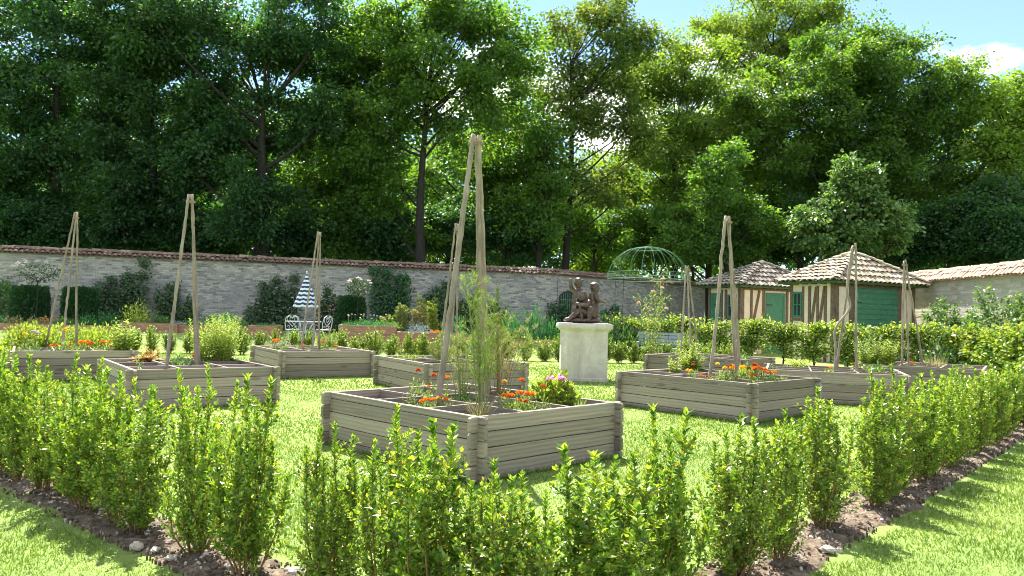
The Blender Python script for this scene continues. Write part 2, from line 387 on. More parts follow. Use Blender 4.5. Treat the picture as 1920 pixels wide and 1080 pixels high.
def ordinal(n):
    return ['first', 'second', 'third', 'fourth', 'fifth', 'sixth', 'seventh', 'eighth', 'ninth', 'tenth', 'eleventh', 'twelfth', 'thirteenth', 'fourteenth', 'fifteenth', 'sixteenth', 'seventeenth', 'eighteenth', 'nineteenth', 'twentieth'][n] if n < 20 else ['twenty-first', 'twenty-second', 'twenty-third', 'twenty-fourth', 'twenty-fifth', 'twenty-sixth', 'twenty-seventh', 'twenty-eighth', 'twenty-ninth', 'thirtieth', 'thirty-first', 'thirty-second', 'thirty-third', 'thirty-fourth', 'thirty-fifth', 'thirty-sixth', 'thirty-seventh', 'thirty-eighth', 'thirty-ninth', 'fortieth'][n - 20]

# ------------------------------------------------------------------ light and sky
SUN_EL, SUN_LEFT = R(55), R(17)            # sun stands behind the scene, a little left
sv = Vector((-math.sin(SUN_LEFT) * math.cos(SUN_EL), math.cos(SUN_LEFT) * math.cos(SUN_EL), math.sin(SUN_EL)))
sd = bpy.data.lights.new("sun", 'SUN'); sd.energy = 5.0; sd.angle = R(.5); sd.color = (1, .95, .86)
so = bpy.data.objects.new("sun", sd); COL.objects.link(so); so.rotation_euler = sv.to_track_quat('Z', 'Y').to_euler()
w = bpy.data.worlds.new("World"); sc.world = w; w.use_nodes = True
nt = w.node_tree; nt.nodes.clear()
sky = nd(nt, 'ShaderNodeTexSky', sky_type='NISHITA', sun_disc=False)
sky.sun_elevation = SUN_EL; sky.sun_rotation = -SUN_LEFT; sky.air_density = 1.0; sky.dust_density = .05; sky.ozone_density = 3.0
bg1 = nd(nt, 'ShaderNodeBackground'); bg1.inputs[1].default_value = .075; nt.links.new(sky.outputs[0], bg1.inputs[0])
bg2 = nd(nt, 'ShaderNodeBackground'); bg2.inputs[0].default_value = (1, .985, .97, 1); bg2.inputs[1].default_value = .72
tc = nd(nt, 'ShaderNodeTexCoord'); sx = nd(nt, 'ShaderNodeSeparateXYZ'); nt.links.new(tc.outputs['Generated'], sx.inputs[0])
zz = math_n(nt, 'ADD', sx.outputs[2], .25); cx = nd(nt, 'ShaderNodeCombineXYZ')
nt.links.new(math_n(nt, 'DIVIDE', sx.outputs[0], zz), cx.inputs[0]); nt.links.new(math_n(nt, 'DIVIDE', sx.outputs[1], zz), cx.inputs[1]); cx.inputs[2].default_value = 1.3
cn = noise_t(nt, 2.6, 9, .56, cx.outputs[0], .25)
cf = ramp(nt, [(.5, (0, 0, 0)), (.59, (1, 1, 1))], cn)
ms = nd(nt, 'ShaderNodeMixShader'); nt.links.new(cf, ms.inputs[0]); nt.links.new(bg1.outputs[0], ms.inputs[1]); nt.links.new(bg2.outputs[0], ms.inputs[2])
wo = nd(nt, 'ShaderNodeOutputWorld'); nt.links.new(ms.outputs[0], wo.inputs[0])
vs = sc.view_settings; vs.view_transform = 'Standard'; vs.look = 'None'; vs.gamma = 1; vs.exposure = 1.85
sc.render.engine = 'CYCLES'
sc.cycles.use_denoising = True; sc.cycles.filter_width = 1.0
sc.cycles.max_bounces = 8; sc.cycles.diffuse_bounces = 3; sc.cycles.transmission_bounces = 4; sc.cycles.glossy_bounces = 2; sc.cycles.transparent_max_bounces = 4

# ------------------------------------------------------------------ planters (positions fitted to the photo)
PA, PB, PH = 2.03, 2.47, .59           # right edge, left edge, rim height
PL = {   # front corner x, y, angle of the right edge
    'front': (-.27, 6.65, 45.1), 'left': (-5.30, 10.56, 36.9), 'mid_left': (-4.88, 16.10, 32.3), 'mid': (-1.46, 13.35, 31.2),
    'right': (3.53, 10.96, 42.7), 'mid_right': (5.38, 17.47, 51.9)}
_r = at_z(247, 657, PH); PL['far_left'] = (_r[0] - PA * math.cos(R(33)), _r[1] - PA * math.sin(R(33)), 33)
_l = at_z(1439, 692, PH); PL['east'] = (_l[0] - PB * math.cos(R(160)), _l[1] - PB * math.sin(R(160)), 70)
_l = at_z(1610, 681, PH); PL['far_east'] = (_l[0] - PB * math.cos(R(146)), _l[1] - PB * math.sin(R(146)), 56)
PL = {k: (x + .045 * math.cos(R(t)) - .045 * math.sin(R(t)), y + .045 * math.sin(R(t)) + .045 * math.cos(R(t)), t) for k, (x, y, t) in PL.items()}
PLAB = {
    'front': 'grey timber planter with pink flowers at its corner, closest to the box shrubs',
    'left': 'grey timber planter with a chive tuft at its front corner and reddish seedling',
    'mid_left': 'grey timber planter in front of the striped parasol and white chairs',
    'mid': 'grey timber planter half hidden behind the tall feathery plants, beside the pedestal',
    'right': 'grey timber planter crowded with orange marigolds, right of the stone pedestal',
    'mid_right': 'grey timber planter standing before the garden bench and wire dome',
    'far_left': 'grey timber planter full of yellow-green marigold foliage at the photo edge',
    'east': 'grey timber planter under the crooked bent pole before the green garage door',
    'far_east': 'grey timber planter farthest right on the lawn, half hidden by box shrubs'}
def ploc(key, u, v, z=0):
    """point in a planter: u along the right edge, v along the left edge, both 0..1"""
    x, y, th = PL[key]; a = R(th)
    return np.array([x + math.cos(a) * PA * u - math.sin(a) * PB * v, y + math.sin(a) * PA * u + math.cos(a) * PB * v, z])
def uv_in(key, p):
    x, y, th = PL[key]; a = R(th); dx, dy = p[0] - x, p[1] - y
    return (dx * math.cos(a) + dy * math.sin(a)) / PA, (-dx * math.sin(a) + dy * math.cos(a)) / PB
def in_planter(X, Y, m=.03):
    r = np.zeros(len(X), bool)
    for x, y, th in PL.values():
        a = R(th); dx, dy = X - x, Y - y
        u = dx * math.cos(a) + dy * math.sin(a); v = -dx * math.sin(a) + dy * math.cos(a)
        r |= (u > -m) & (u < PA + m) & (v > -m) & (v < PB + m)
    return r

BT, BHt, EXT = .045, .145, .085   # board thickness, height, overhang
def board_mesh(length, z0, z1, axis, off, seed):
    """board along local x (axis 0) or y (axis 1), chamfered ends, slight warp"""
    rr = random.Random(seed); mb = MB(); ch = min(.015, (z1 - z0) * .2)
    z0 += .0036; z1 -= .0036
    l0, l1 = -EXT, length + EXT
    prof = [(l0, z0 + ch), (l0 + ch, z0), (l1 - ch, z0), (l1, z0 + ch), (l1, z1 - ch), (l1 - ch, z1), (l0 + ch, z1), (l0, z1 - ch)]
    # subdivide along the length so that it can warp
    xs = [l0, l0 + ch] + list(np.linspace(l0 + ch, l1 - ch, 9)[1:-1]) + [l1 - ch, l1]
    bow = rr.uniform(-.004, .004); tw = rr.uniform(-.003, .003)
    V = []; U = []
    eb = .004
    for i, x in enumerate(xs):
        end = i in (0, len(xs) - 1)
        za, zb = (z0 + ch, z1 - ch) if end else (z0, z1)
        t = (x - l0) / (l1 - l0); w_ = bow * math.sin(math.pi * t) + tw * (t - .5)
        dz = rr.uniform(-.0015, .0015)
        ring = [(0, za + eb), (eb, za), (BT - eb, za), (BT, za + eb), (BT, zb - eb), (BT - eb, zb), (eb, zb), (0, zb - eb)]
        for (d, z) in ring:
            dd = off + d + w_
            V.append((x, dd, z + dz) if axis == 0 else (dd, x, z + dz))
            U.append((x, z + (0 if d < BT / 2 else .31)))
    F = []
    n = 8
    for i in range(len(xs) - 1):
        for j in range(n): F.append((i * n + j, i * n + (j + 1) % n, (i + 1) * n + (j + 1) % n, (i + 1) * n + j))
    F.append(tuple(range(n - 1, -1, -1))); F.append(tuple((len(xs) - 1) * n + j for j in range(n)))
    mb.add(V, F, 0, U)
    return mb
def make_planter(key, name):
    x, y, th = PL[key]
    root = thing(name, PLAB[key], 'planter', (x, y, 0), R(th), 'timber planters on the lawn')
    k = sum(map(ord, key))
    # faces along local x (right side), full boards ; faces along local y, staggered by half a board
    zx = [(PH - BHt * (i + 1), PH - BHt * i) for i in range(4)]
    zx[-1] = (0.004, zx[-1][1])
    hb = BHt * .5
    zy = [(PH - hb, PH)] + [(PH - hb - BHt * (i + 1), PH - hb - BHt * i) for i in range(3)] + [(.004, PH - hb - 3 * BHt)]
    for s, off in ((0, 0), (1, PB - BT)):
        for i, (a, b) in enumerate(zx): board_mesh(PA, a, b, 0, off, k + i + s * 20).obj('board', 'wood', root)
    for s, off in ((0, .0), (1, PA - BT)):
        for i, (a, b) in enumerate(zy): board_mesh(PB, a - .001, b - .001, 1, off + .0015, k + 50 + i + s * 20).obj('board', 'wood', root)
    for t in (1 / 3, 2 / 3):    # dividers make nine cells
        m = MB(); dv = .028
        u = PA * t - dv / 2
        V = []; 
        for (a, b, ax) in ((u, u + dv, 1), (PB * t - dv / 2, PB * t + dv / 2, 0)):
            m = MB(); L = (PB if ax == 1 else PA) - BT; z1 = PH - (.012 if ax else .016); z0 = PH - .16
            lo, hi = BT, L
            P = [(lo, a), (hi, a), (hi, b), (lo, b)]
            V = [((p, q) if ax == 0 else (q, p)) + (z,) for z in (z0, z1) for p, q in P]
            U = [(p, z + q * 5) for z in (z0, z1) for p, q in P]
            m.add(V, [(3, 2, 1, 0), (4, 5, 6, 7), (0, 1, 5, 4), (1, 2, 6, 5), (2, 3, 7, 6), (3, 0, 4, 7)], 0, U)
            m.obj('divider', 'wood', root)
    m = MB(); n = 26; gx = np.linspace(BT + .001, PA - BT - .001, n); gy = np.linspace(BT + .001, PB - BT - .001, n)
    X, Y = np.meshgrid(gx, gy, indexing='ij'); Z = PH - .11 + rng.normal(0, .008, X.shape)
    V = np.stack([X, Y, Z], -1).reshape(-1, 3); i, j = np.meshgrid(range(n - 1), range(n - 1), indexing='ij'); b = (i * n + j).ravel()
    m.add(V, np.stack([b, b + n, b + n + 1, b + 1], 1)); m.obj('soil', 'dark_soil', root, True)
    return root
for k_ in PL: make_planter(k_, 'timber_planter')

# ------------------------------------------------------------------ pole tripods
def tripod(key, label, top, feet, r=.026, bend=None):
    c = ploc(key, .5, .5); tp = at_y(*top, c[1]); root = thing('pole_tripod', label, 'pole tripod', (tp[0], tp[1], PH - .13), 0, 'pole tripods in the planters')
    o = np.array([tp[0], tp[1], PH - .13])
    for i, (px, dy) in enumerate(feet):
        y = c[1] + dy
        # the foot stands on the soil under that column of the picture
        f = None
        for py in range(560, 1000, 2):
            p = at_y(px, py, y)
            if p[2] <= PH - .13: f = p; break
        t = tp + np.array([(i - 1) * r * 1.0, (i % 2) * r * 1.5, random.uniform(-.05, .03)])
        pts = [f + (t - f) * s for s in np.linspace(0, 1, 9)]
        w1 = random.uniform(-.015, .015); w2 = random.uniform(-.015, .015)
        pts = [p + np.array([w1 * math.sin(5.5 * q) + random.gauss(0, .002), w2 * math.sin(3 * q), 0]) for p, q in zip(pts, np.linspace(0, 1, 9))]
        pts = np.array(pts); pts = np.array([np.interp(np.linspace(0, 8, 33), range(9), pts[:, a_]) for a_ in range(3)]).T; pts = list(pts + np.array([[random.gauss(0, .003), random.gauss(0, .003), 0] for _ in range(33)]))
        if bend == i:
            pts = [p + np.array([.16 * math.exp(-((q - .52) / .1) ** 2) - .1 * math.exp(-((q - .36) / .15) ** 2), 0, 0]) for p, q in zip(pts, np.linspace(0, 1, 33))]
        n = len(pts); rad = np.linspace(r * 1.12, r * .85, n) * (1 + np.array([random.uniform(-.05, .05) + (.16 if random.random() < .12 else 0) for _ in range(n)]))
        m = MB(); tube(m, np.array(pts) - o, rad, 9); m.obj('pole', 'pole', root, True)
    m = MB(); c0 = tp - o + np.array([0, r * .7, -.12])
    an = np.linspace(0, 2 * math.pi, 13)
    for q in range(4): tube(m, np.stack([c0[0] + r * 2.9 * np.cos(an), c0[1] + r * 2.2 * np.sin(an), np.full(13, c0[2] + q * .008)], 1), .004, 4, cap=False)
    m.obj('twine', 'cord', root)
tripod('front', 'tallest pole tripod, thick pale poles rising from the front planter', (893, 250), [(818, -.55), (904, .35), (915, .6)], .03)
tripod('left', 'pole tripod with a bowed left leg in the chive planter', (357, 366), [(310, -.5), (369, .1), (373, .4)], .025)
tripod('far_left', 'wide splayed bamboo tripod above yellow-green marigold foliage', (142, 399), [(84, .55), (115, -.5), (144, .1)], .021)
tripod('mid_left', 'slim pole tripod in front of the striped parasol', (598, 433), [(563, -.3), (585, -.2), (599, .4)], .021)
tripod('mid', 'dark pole tripod behind the tall feathery plants', (857, 421), [(822, .2), (845, -.3), (856, .5)], .021)
tripod('right', 'stout brown pole tripod among the orange marigolds', (1365, 405), [(1329, -.45), (1383, .0), (1387, .4)], .027)
tripod('mid_right', 'short pole tripod beside the wire dome and bench', (1289, 499), [(1275, -.2), (1296, -.4), (1309, .5)], .022)
tripod('east', 'pole tripod with one crooked bent pole before the tiled shed', (1601, 457), [(1562, -.4), (1567, .1), (1607, -.2)], .022, 0)
tripod('far_east', 'slim pole tripod standing near the shed and right wall', (1697, 488), [(1691, -.3), (1704, -.3), (1731, .4)], .021)

# ------------------------------------------------------------------ ground
def ground():
    mb = MB()
    xs = np.concatenate([[-400, -150, -60], np.linspace(-30, 30, 121), [60, 150, 400]]); ys = np.concatenate([[-60, -10], np.linspace(-2, 60, 125), [100, 200, 600]])
    X, Y = np.meshgrid(xs, ys, indexing='ij'); Z = gz(X, Y) + np.where((Y < 28) & (abs(X) < 30), .012 * np.sin(X * 1.3) * np.sin(Y * 1.1 + 1), 0)
    nx, ny = X.shape; i, j = np.meshgrid(range(nx - 1), range(ny - 1), indexing='ij'); b = (i * ny + j).ravel()
    mb.add(np.stack([X, Y, Z], -1).reshape(-1, 3), np.stack([b, b + ny, b + ny + 1, b + 1], 1))
    tag(mb.obj('lawn', 'lawn', None, True), 'sunlit mown lawn around the planters', 'lawn', kind='structure')
ground()
CORNER = np.array([.11, 3.06]); LD = nrm(np.array([-2.93, 2.32])); RD = nrm(np.array([2.28, 2.51]))
def row_pt(side, s, off=0):
    d = LD if side == 'L' else RD; n = np.array([-d[1], d[0]]); return CORNER + d * s + n * off
def soil_strip():
    mb = MB(); 
    for side, s1 in (('L', 9.0), ('R', 15.0)):
        d = LD if side == 'L' else RD; ns = int(s1 * 22); nw = 18; sgn = 1
        out = -1 if side == 'R' else 1   # outer side (towards the camera)
        V = []
        for i in range(ns + 1):
            s = -.4 + (s1 + .4) * i / ns
            e0 = -.34 + .07 * noise.noise((s * 2.1, 3.3, 0)) ; e1 = .30 + .07 * noise.noise((s * 2.3, 9.1, 0))
            for j in range(nw + 1):
                t = j / nw; off = (e0 + (e1 - e0) * t) * out * -1
                p = row_pt(side, s, -off)
                edge = min(1, min(t, 1 - t) * 5)
                z = -.035 + edge * (.055 + .03 * noise.noise((p[0] * 6, p[1] * 6, 0)) + .02 * noise.noise((p[0] * 19, p[1] * 19, 1)))
                V.append((p[0], p[1], z + (.002 if side == 'R' else 0)))
        n = nw + 1; i, j = np.meshgrid(range(ns), range(nw), indexing='ij'); b = (i * n + j).ravel()
        mb.add(V, np.stack([b, b + n, b + n + 1, b + 1], 1))
    tag(mb.obj('soil', 'soil', None, True), 'strip of dry crumbly soil under the box shrubs', 'soil', kind='structure')
    # crumbs and pebbles on it
    mb = MB(); base = MB(); 
    n = 8000; sd_ = rng.random(n) < .45; s = rng.random(n) * np.where(sd_, 7.5, 11.5); off = np.clip(rng.normal(0, .13, n), -.25, .25)
    for q in range(n):
        p = row_pt('L' if sd_[q] else 'R', s[q], off[q]); r = min(.026, .004 + rng.exponential(.0045))
        k = 5; an = rng.random() * 6; V = [(p[0], p[1], .02 + r * 1.1)]
        for j in range(k):
            a = an + j * 6.283 / k; V.append((p[0] + r * math.cos(a) * rng.uniform(.7, 1.2), p[1] + r * math.sin(a) * rng.uniform(.7, 1.2), .02 + r * rng.uniform(.1, .5)))
        for j in range(k):
            a = an + j * 6.283 / k; V.append((p[0] + r * .8 * math.cos(a), p[1] + r * .8 * math.sin(a), -.01))
        F = [(0, 1 + j, 1 + (j + 1) % k) for j in range(k)] + [(1 + j, 6 + j, 6 + (j + 1) % k, 1 + (j + 1) % k) for j in range(k)]
        mb.add(V, F, 0 if rng.random() < .82 else 1)
    tag(mb.obj('gravel', ['soil', 'stone']), 'soil crumbs and small pebbles scattered under the shrubs', 'gravel', kind='stuff')
soil_strip()
STONES = [(258, 1024, .05, 'flat pale stone lying on bare soil below the shrubs'), (292, 1030, .035, 'small beige stone right of the flat pale one'), (320, 1046, .035, 'pointed buff stone on the soil'),
          (556, 1072, .06, 'whitish stone at the bottom of the picture on bare soil'), (1552, 1030, .05, 'broad pale stone beside the soil edge under the row')]
for px, py, r, lab in STONES:
    p = at_z(px, py, .03); m = MB(); sphere(m, (0, 0, 0), (r, r * .75, r * .5), 0, 9, 6)
    m.V[0] = m.V[0] * (1 + rng.normal(0, .12, (len(m.V[0]), 1))); o = m.obj('stone', 'stone'); o.location = p; o.rotation_euler = (0, 0, rng.random() * 6)
    tag(o, lab, 'stone', 'loose stones on the soil')

def soil_mask(X, Y):
    r = np.zeros(len(X), bool)
    for d, s1 in ((LD, 9), (RD, 15)):
        dx, dy = X - CORNER[0], Y - CORNER[1]; s = dx * d[0] + dy * d[1]; o = -dx * d[1] + dy * d[0]
        wob = .3 + .05 * np.sin(s * 7.3) + .03 * np.sin(s * 17)
        r |= (s > -.3) & (s < s1) & (abs(o) < wob)
    return r
def grass():
    mb = MB()
    for y0, y1, dens, h, wd in ((2.0, 5, 4300, .036, .0042), (5, 8.5, 2300, .042, .0058), (8.5, 14, 850, .05, .010), (14, 24, 210, .06, .018)):
        n = int(.8 * (y1 * y1 - y0 * y0) * dens); Y = np.sqrt(rng.random(n) * (y1 ** 2 - y0 ** 2) + y0 ** 2); X = (rng.random(n) * 2 - 1) * .8 * Y
        k = ~(in_planter(X, Y, -.0) | soil_mask(X, Y)); X, Y = X[k], Y[k]; n = len(X)
        P = np.stack([X, Y, gz(X, Y) - .004], 1); tilt = rng.normal(0, .55, (n, 2)); D = nrm(np.stack([tilt[:, 0], tilt[:, 1], np.ones(n)], 1))
        clump = .75 + .5 * np.array(np.sin(X * 3.1 + np.sin(Y * 2.3) * 2) * np.sin(Y * 2.7 + np.sin(X * 1.9) * 2)) * .5
        L = h * rng.uniform(.55, 1.35, n) * clump; a = rng.random(n) * 6.283; S = np.stack([np.cos(a), np.sin(a), 0 * a], 1) * (wd * rng.uniform(.6, 1.2, n))[:, None]
        V = np.stack([P - S, P + S, P + D * L[:, None]], 1).reshape(-1, 3); i = np.arange(n) * 3
        mb.add(V, np.stack([i, i + 1, i + 2], 1))
    # tufts left unmown against the boards
    for key in PL:
        for sde in range(4):
            n = 500; t = rng.random(n); o = rng.uniform(-.05, -.002, n)
            uu, vv = ((t, o / PB), (o / PA, t), (t, 1 - o / PB), (1 - o / PA, t))[sde]
            P = np.array([ploc(key, a_, b_) for a_, b_ in zip(uu, vv)]); P[:, 2] = -.004
            D = nrm(np.stack([rng.normal(0, .35, n), rng.normal(0, .35, n), np.ones(n)], 1)); L = rng.uniform(.03, .11, n); a = rng.random(n) * 6.283
            S = np.stack([np.cos(a), np.sin(a), 0 * a], 1) * .004
            V = np.stack([P - S, P + S, P + D * L[:, None]], 1).reshape(-1, 3); i = np.arange(n) * 3
            mb.add(V, np.stack([i, i + 1, i + 2], 1))
    tag(mb.obj('grass', 'grass'), 'short grass blades of the mown lawn', 'grass', kind='stuff')
grass()

# ------------------------------------------------------------------ box shrubs of the hedge rows
def box_shrub_parts(seed, h=1.0, nst=13, spread=.17, leaf=.031, dens=1.0):
    st = random.Random(seed); lm = MB(); tm = MB(); P = []; D = []; N = []; L = []
    def shoot(path, step, l0, l1, t0):
        path = np.asarray(path); seg = np.linalg.norm(np.diff(path, axis=0), axis=1); cum = np.concatenate([[0], np.cumsum(seg)]); tot = cum[-1]
        n = max(2, int(tot / step)); ang = st.random() * 6
        for q in range(n):
            s = tot * (t0 + (1 - t0) * (q + st.random() * .6) / n)
            p = np.array([np.interp(s, cum, path[:, a]) for a in range(3)]); k = min(len(path) - 2, int(np.searchsorted(cum, s) - 1)); k = max(k, 0)
            ax = nrm(path[k + 1] - path[k]); ref = np.array([1.0, 0, 0]) if abs(ax[0]) < .8 else np.array([0, 1.0, 0]); A = nrm(np.cross(ax, ref)); B = np.cross(ax, A)
            ang += 1.571 + st.uniform(-.3, .3); f = s / tot
            for sgn in (0, math.pi):
                a = ang + sgn; o = A * math.cos(a) + B * math.sin(a); el = st.uniform(.35, .8) + .5 * f * f
                d = o * math.cos(el) + ax * math.sin(el) + np.array([st.gauss(0, .12) for _ in range(3)])
                P.append(p); D.append(d); N.append(ax * math.cos(el) - o * math.sin(el) + np.array([st.gauss(0, .15) for _ in range(3)])); L.append((l0 + (l1 - l0) * f) * st.uniform(.75, 1.25))
        for sgn in range(2):       # tip bud
            o = np.array([st.gauss(0, .35), st.gauss(0, .35), 1]); P.append(path[-1]); D.append(o); N.append(np.array([st.gauss(0, 1), st.gauss(0, 1), .2])); L.append(l1 * .8)
    for k in range(nst):
        a = k * 2.4 + st.uniform(-.5, .5); rr = spread * math.sqrt((k + .3) / nst) * st.uniform(.75, 1.2); hh = h * (1.0 - .5 * (rr / spread) ** 2 * st.uniform(.1, 1.1)) * st.uniform(.72, 1.08)
        b = np.array([.03 * math.cos(a), .03 * math.sin(a), -.02]); m = np.array([rr * .95 * math.cos(a), rr * .95 * math.sin(a), hh * .42]); e = np.array([rr * st.uniform(.8, 1.6) * math.cos(a + .2), rr * st.uniform(.85, 1.25) * math.sin(a + .2), hh])
        path = bez(b, m, e, 10) + np.array([[st.gauss(0, .006), st.gauss(0, .006), 0] for _ in range(10)]); path[0] = b
        tube(tm, path, np.linspace(.006, .0015, 10), 4, cap=False)
        shoot(path, .024, leaf * .75, leaf * 1.15, .55)
        pw = st.uniform(.8, 1.25); top = st.uniform(.8, .93)
        for q in range(int(48 * dens * hh)):
            t = .1 + (top - .1) * st.random() ** .9; i = t * 9; i0 = int(i); p = path[i0] + (path[min(9, i0 + 1)] - path[i0]) * (i - i0); aa = st.random() * 6.283; l = st.uniform(.035, .13) * pw * (1.2 - .6 * t)
            if st.random() < .15: l *= 1.6
            e2 = p + l * np.array([math.cos(aa) * .8, math.sin(aa) * .8, .72]); tw = np.array([p, (p + e2) / 2 + np.array([math.cos(aa) * .008, math.sin(aa) * .008, 0]), e2])
            tube(tm, tw, [.0018, .0014, .001], 3, cap=False); shoot(tw, .018, leaf * .66, leaf * .9, .05)
    L = np.array(L); leafset(lm, np.array(P), np.array(D), np.array(N), L, L * .56, .14)
    return [('stem', tm.mesh('shrub_stem', 'twig', True)), ('foliage', lm.mesh('shrub_foliage', 'box'))]
SHRUB = [box_shrub_parts(100 + i, 1.0, n, s, l) for i, (n, s, l) in enumerate([(12, .16, .031), (8, .12, .034), (15, .2, .031), (10, .15, .034), (6, .1, .036), (14, .18, .03), (6, .12, .033), (12, .16, .029), (11, .17, .036)])]
def place_parts(name, parts, label, cat, loc, rz, scale, group):
    root = thing(name, label, cat, loc, rz, group, scale)
    for pn, me in parts: link(pn, me, root)
    return root
side_words = {'L': 'front left', 'R': 'front right'}
def shrub_row(side, ss, name):
    pr = random.Random(5 if side == 'L' else 9)
    for i, (s, v, h, w_) in enumerate(ss):
        p = row_pt(side, s, pr.uniform(-.06, .06)); c = cnt[side]; cnt[side] += 1
        v = (v, 7, 8)[pr.choice([0, 0, 1, 2])] if v not in (1, 4) else v
        col = ('dense', 'slender', 'bushy', 'upright', 'sparse', 'full', 'thin', 'leafy', 'broad-leaved')[v]
        w_ *= pr.uniform(.95, 1.22); h *= pr.uniform(.9, 1.08)
        lab = f"{col} box shrub, {ordinal(i)} from the corner along the {side_words[side]} row"
        place_parts('box_shrub', SHRUB[v], lab, 'shrub', (p[0], p[1], 0), pr.random() * 6.28, (w_, w_, h), f'box shrubs of the {side_words[side]} row')
cnt = {'L': 0, 'R': 0}
prr = random.Random(3)
# distance along the row, variant, height, width
LROW = [(.2, 0, .88, 1.0), (.5, 3, 1.0, 1.1), (.85, 5, 1.0, 1.1), (1.25, 2, 1.0, 1.06), (1.92, 0, 1.05, 1.10), (2.5, 5, 1.0, 1.06), (3.2, 2, 1.03, 1.06), (3.6, 3, .97, 1.01), (3.95, 0, 1.06, 1.14), (4.4, 5, 1.0, 1.10), (4.8, 2, 1.03, 1.14), (5.25, 3, 1.05, 1.10), (5.7, 0, 1.08, 1.14), (6.2, 2, 1.05, 1.14), (6.7, 5, 1.05, 1.10), (7.2, 0, 1.05, 1.10), (7.7, 3, 1.05, 1.10)]
RROW = [(-.12, 2, .98, 1.1), (.34, 0, 1.0, 1.10), (.72, 3, .93, 0.97), (1.1, 5, 1.08, 1.10), (1.82, 2, 1.0, 1.06), (2.32, 3, 1.06, 1.10), (3.3, 2, 1.1, 1.23), (4.25, 0, 1.0, 1.06), (4.7, 5, 1.05, 1.14), (5.2, 2, 1.03, 1.14), (5.65, 3, 1.05, 1.14)]
s = 6.05
while s < 13.5:
    RROW.append((s, prr.choice([0, 2, 3, 5, 2, 5]), prr.uniform(.96, 1.12), prr.uniform(1.0, 1.25))); s += prr.uniform(.48, .62)
shrub_row('L', LROW, 'box_shrub'); shrub_row('R', RROW, 'box_shrub')
# back row on the far side of the lawn
bx = -13.6; bi = 0
while bx < 7.4:
    v = prr.choice([0, 2, 3, 5, 0, 2]); y = 24.6 + .06 * bx + prr.uniform(-.1, .1)
    if not (-.0 < bx < -.0):
        place_parts('box_shrub', SHRUB[v], f"small box shrub, {ordinal(bi) if bi < 40 else 'last'} from the left in the back row" if bi < 40 else 'small box shrub at the right end of the back row', 'shrub', (bx, y, 0), prr.random() * 6.28, (prr.uniform(1.3, 1.75),) * 2 + (prr.uniform(.72, .95),), 'box shrubs of the back row'); bi += 1
    bx += prr.uniform(.45, .62)

# ------------------------------------------------------------------ pedestal and statue
PEDC = at_z(1096, 716, 0) + np.array([0, .55, 0])
def square_lathe(mb, prof, mi=0):
    V = []; F = []
    for hw, z in prof:
        c = .012; V += [(hw - c, -hw, z), (hw, -hw + c, z), (hw, hw - c, z), (hw - c, hw, z), (-hw + c, hw, z), (-hw, hw - c, z), (-hw, -hw + c, z), (-hw + c, -hw, z)]
    for i in range(len(prof) - 1):
        for j in range(8): F.append((i * 8 + j, i * 8 + (j + 1) % 8, (i + 1) * 8 + (j + 1) % 8, (i + 1) * 8 + j))
    F.append(tuple(range(7, -1, -1))); F.append(tuple((len(prof) - 1) * 8 + j for j in range(8)))
    mb.add(V, F, mi)
PEDH = 1.335
ped = thing('stone_pedestal', 'square pale stone pedestal with a moulded cap carrying the bronze group', 'pedestal', PEDC, R(-2))
m = MB(); square_lathe(m, [(.565, -.02), (.565, .075), (.552, .085)]); m.obj('base_slab', 'pedestal', ped)
m = MB(); square_lathe(m, [(.535, .0855), (.533, 1.13)]); m.obj('shaft', 'pedestal', ped)
m = MB(); square_lathe(m, [(.537, 1.1305), (.545, 1.15), (.56, 1.17), (.595, 1.195), (.60, 1.205), (.615, 1.21), (.63, 1.235), (.635, 1.26), (.632, 1.30), (.61, PEDH)]); m.obj('cap', 'pedestal', ped)

def remeshed(name, mb, mat, parent, voxel=.0105, sm=2):
    o = mb.obj('tmp', mat, None, True)
    r = o.modifiers.new('r', 'REMESH'); r.mode = 'VOXEL'; r.voxel_size = voxel; r.use_smooth_shade = True
    s_ = o.modifiers.new('s', 'SMOOTH'); s_.iterations = sm; s_.factor = .5
    dg = bpy.context.evaluated_depsgraph_get(); me = bpy.data.meshes.new_from_object(o.evaluated_get(dg)); me.name = name
    bpy.data.objects.remove(o)
    return link(name, me, parent)
def limb(mb, pts, rads, seg=9):
    pts = [np.array(p, float) for p in pts]
    P = []; Rr = []
    for a, b, ra, rb in zip(pts[:-1], pts[1:], rads[:-1], rads[1:]):
        for t in np.linspace(0, 1, 5)[:-1]: P.append(a + (b - a) * t); Rr.append((ra + (rb - ra) * t) * (1.2 + .16 * math.sin(math.pi * t)))
    P.append(pts[-1]); Rr.append(rads[-1] * 1.2); tube(mb, np.array(P), Rr, seg)
    for p, r in zip(pts, rads): sphere(mb, p, r * 1.22, 0, seg, 6)
st = thing('statue_group', 'brown bronze statue of three chubby children on a rocky base', 'statue', PEDC + np.array([-.02, 0, PEDH + .001]), R(-2))
def head(mb, c, r, face):
    """child's head: skull, cheeks, nose, ears, eye hollows and curls; face = direction looked at"""
    c = np.array(c); f = nrm(np.array(face, float)); s_ = nrm(np.cross(f, [0, 0, 1])); u = np.cross(s_, f)
    sphere(mb, c, (r, r, r * 1.1), 0, 14, 10)
    sphere(mb, c + f * r * .45 - u * r * .4, r * .68, 0, 10, 7)
    for k in (-1, 1):
        sphere(mb, c + f * r * .6 + s_ * k * r * .4 - u * r * .35, r * .38); sphere(mb, c + s_ * k * r * .98 - u * r * .1, (r * .16, r * .16, r * .28))
        sphere(mb, c + f * r * .82 + s_ * k * r * .36 + u * r * .18, r * .2)
    sphere(mb, c + f * r * 1.05 - u * r * .12, r * .17); sphere(mb, c + f * r * .95 - u * r * .55, r * .2); sphere(mb, c + f * r * .72 - u * r * .86, r * .26)
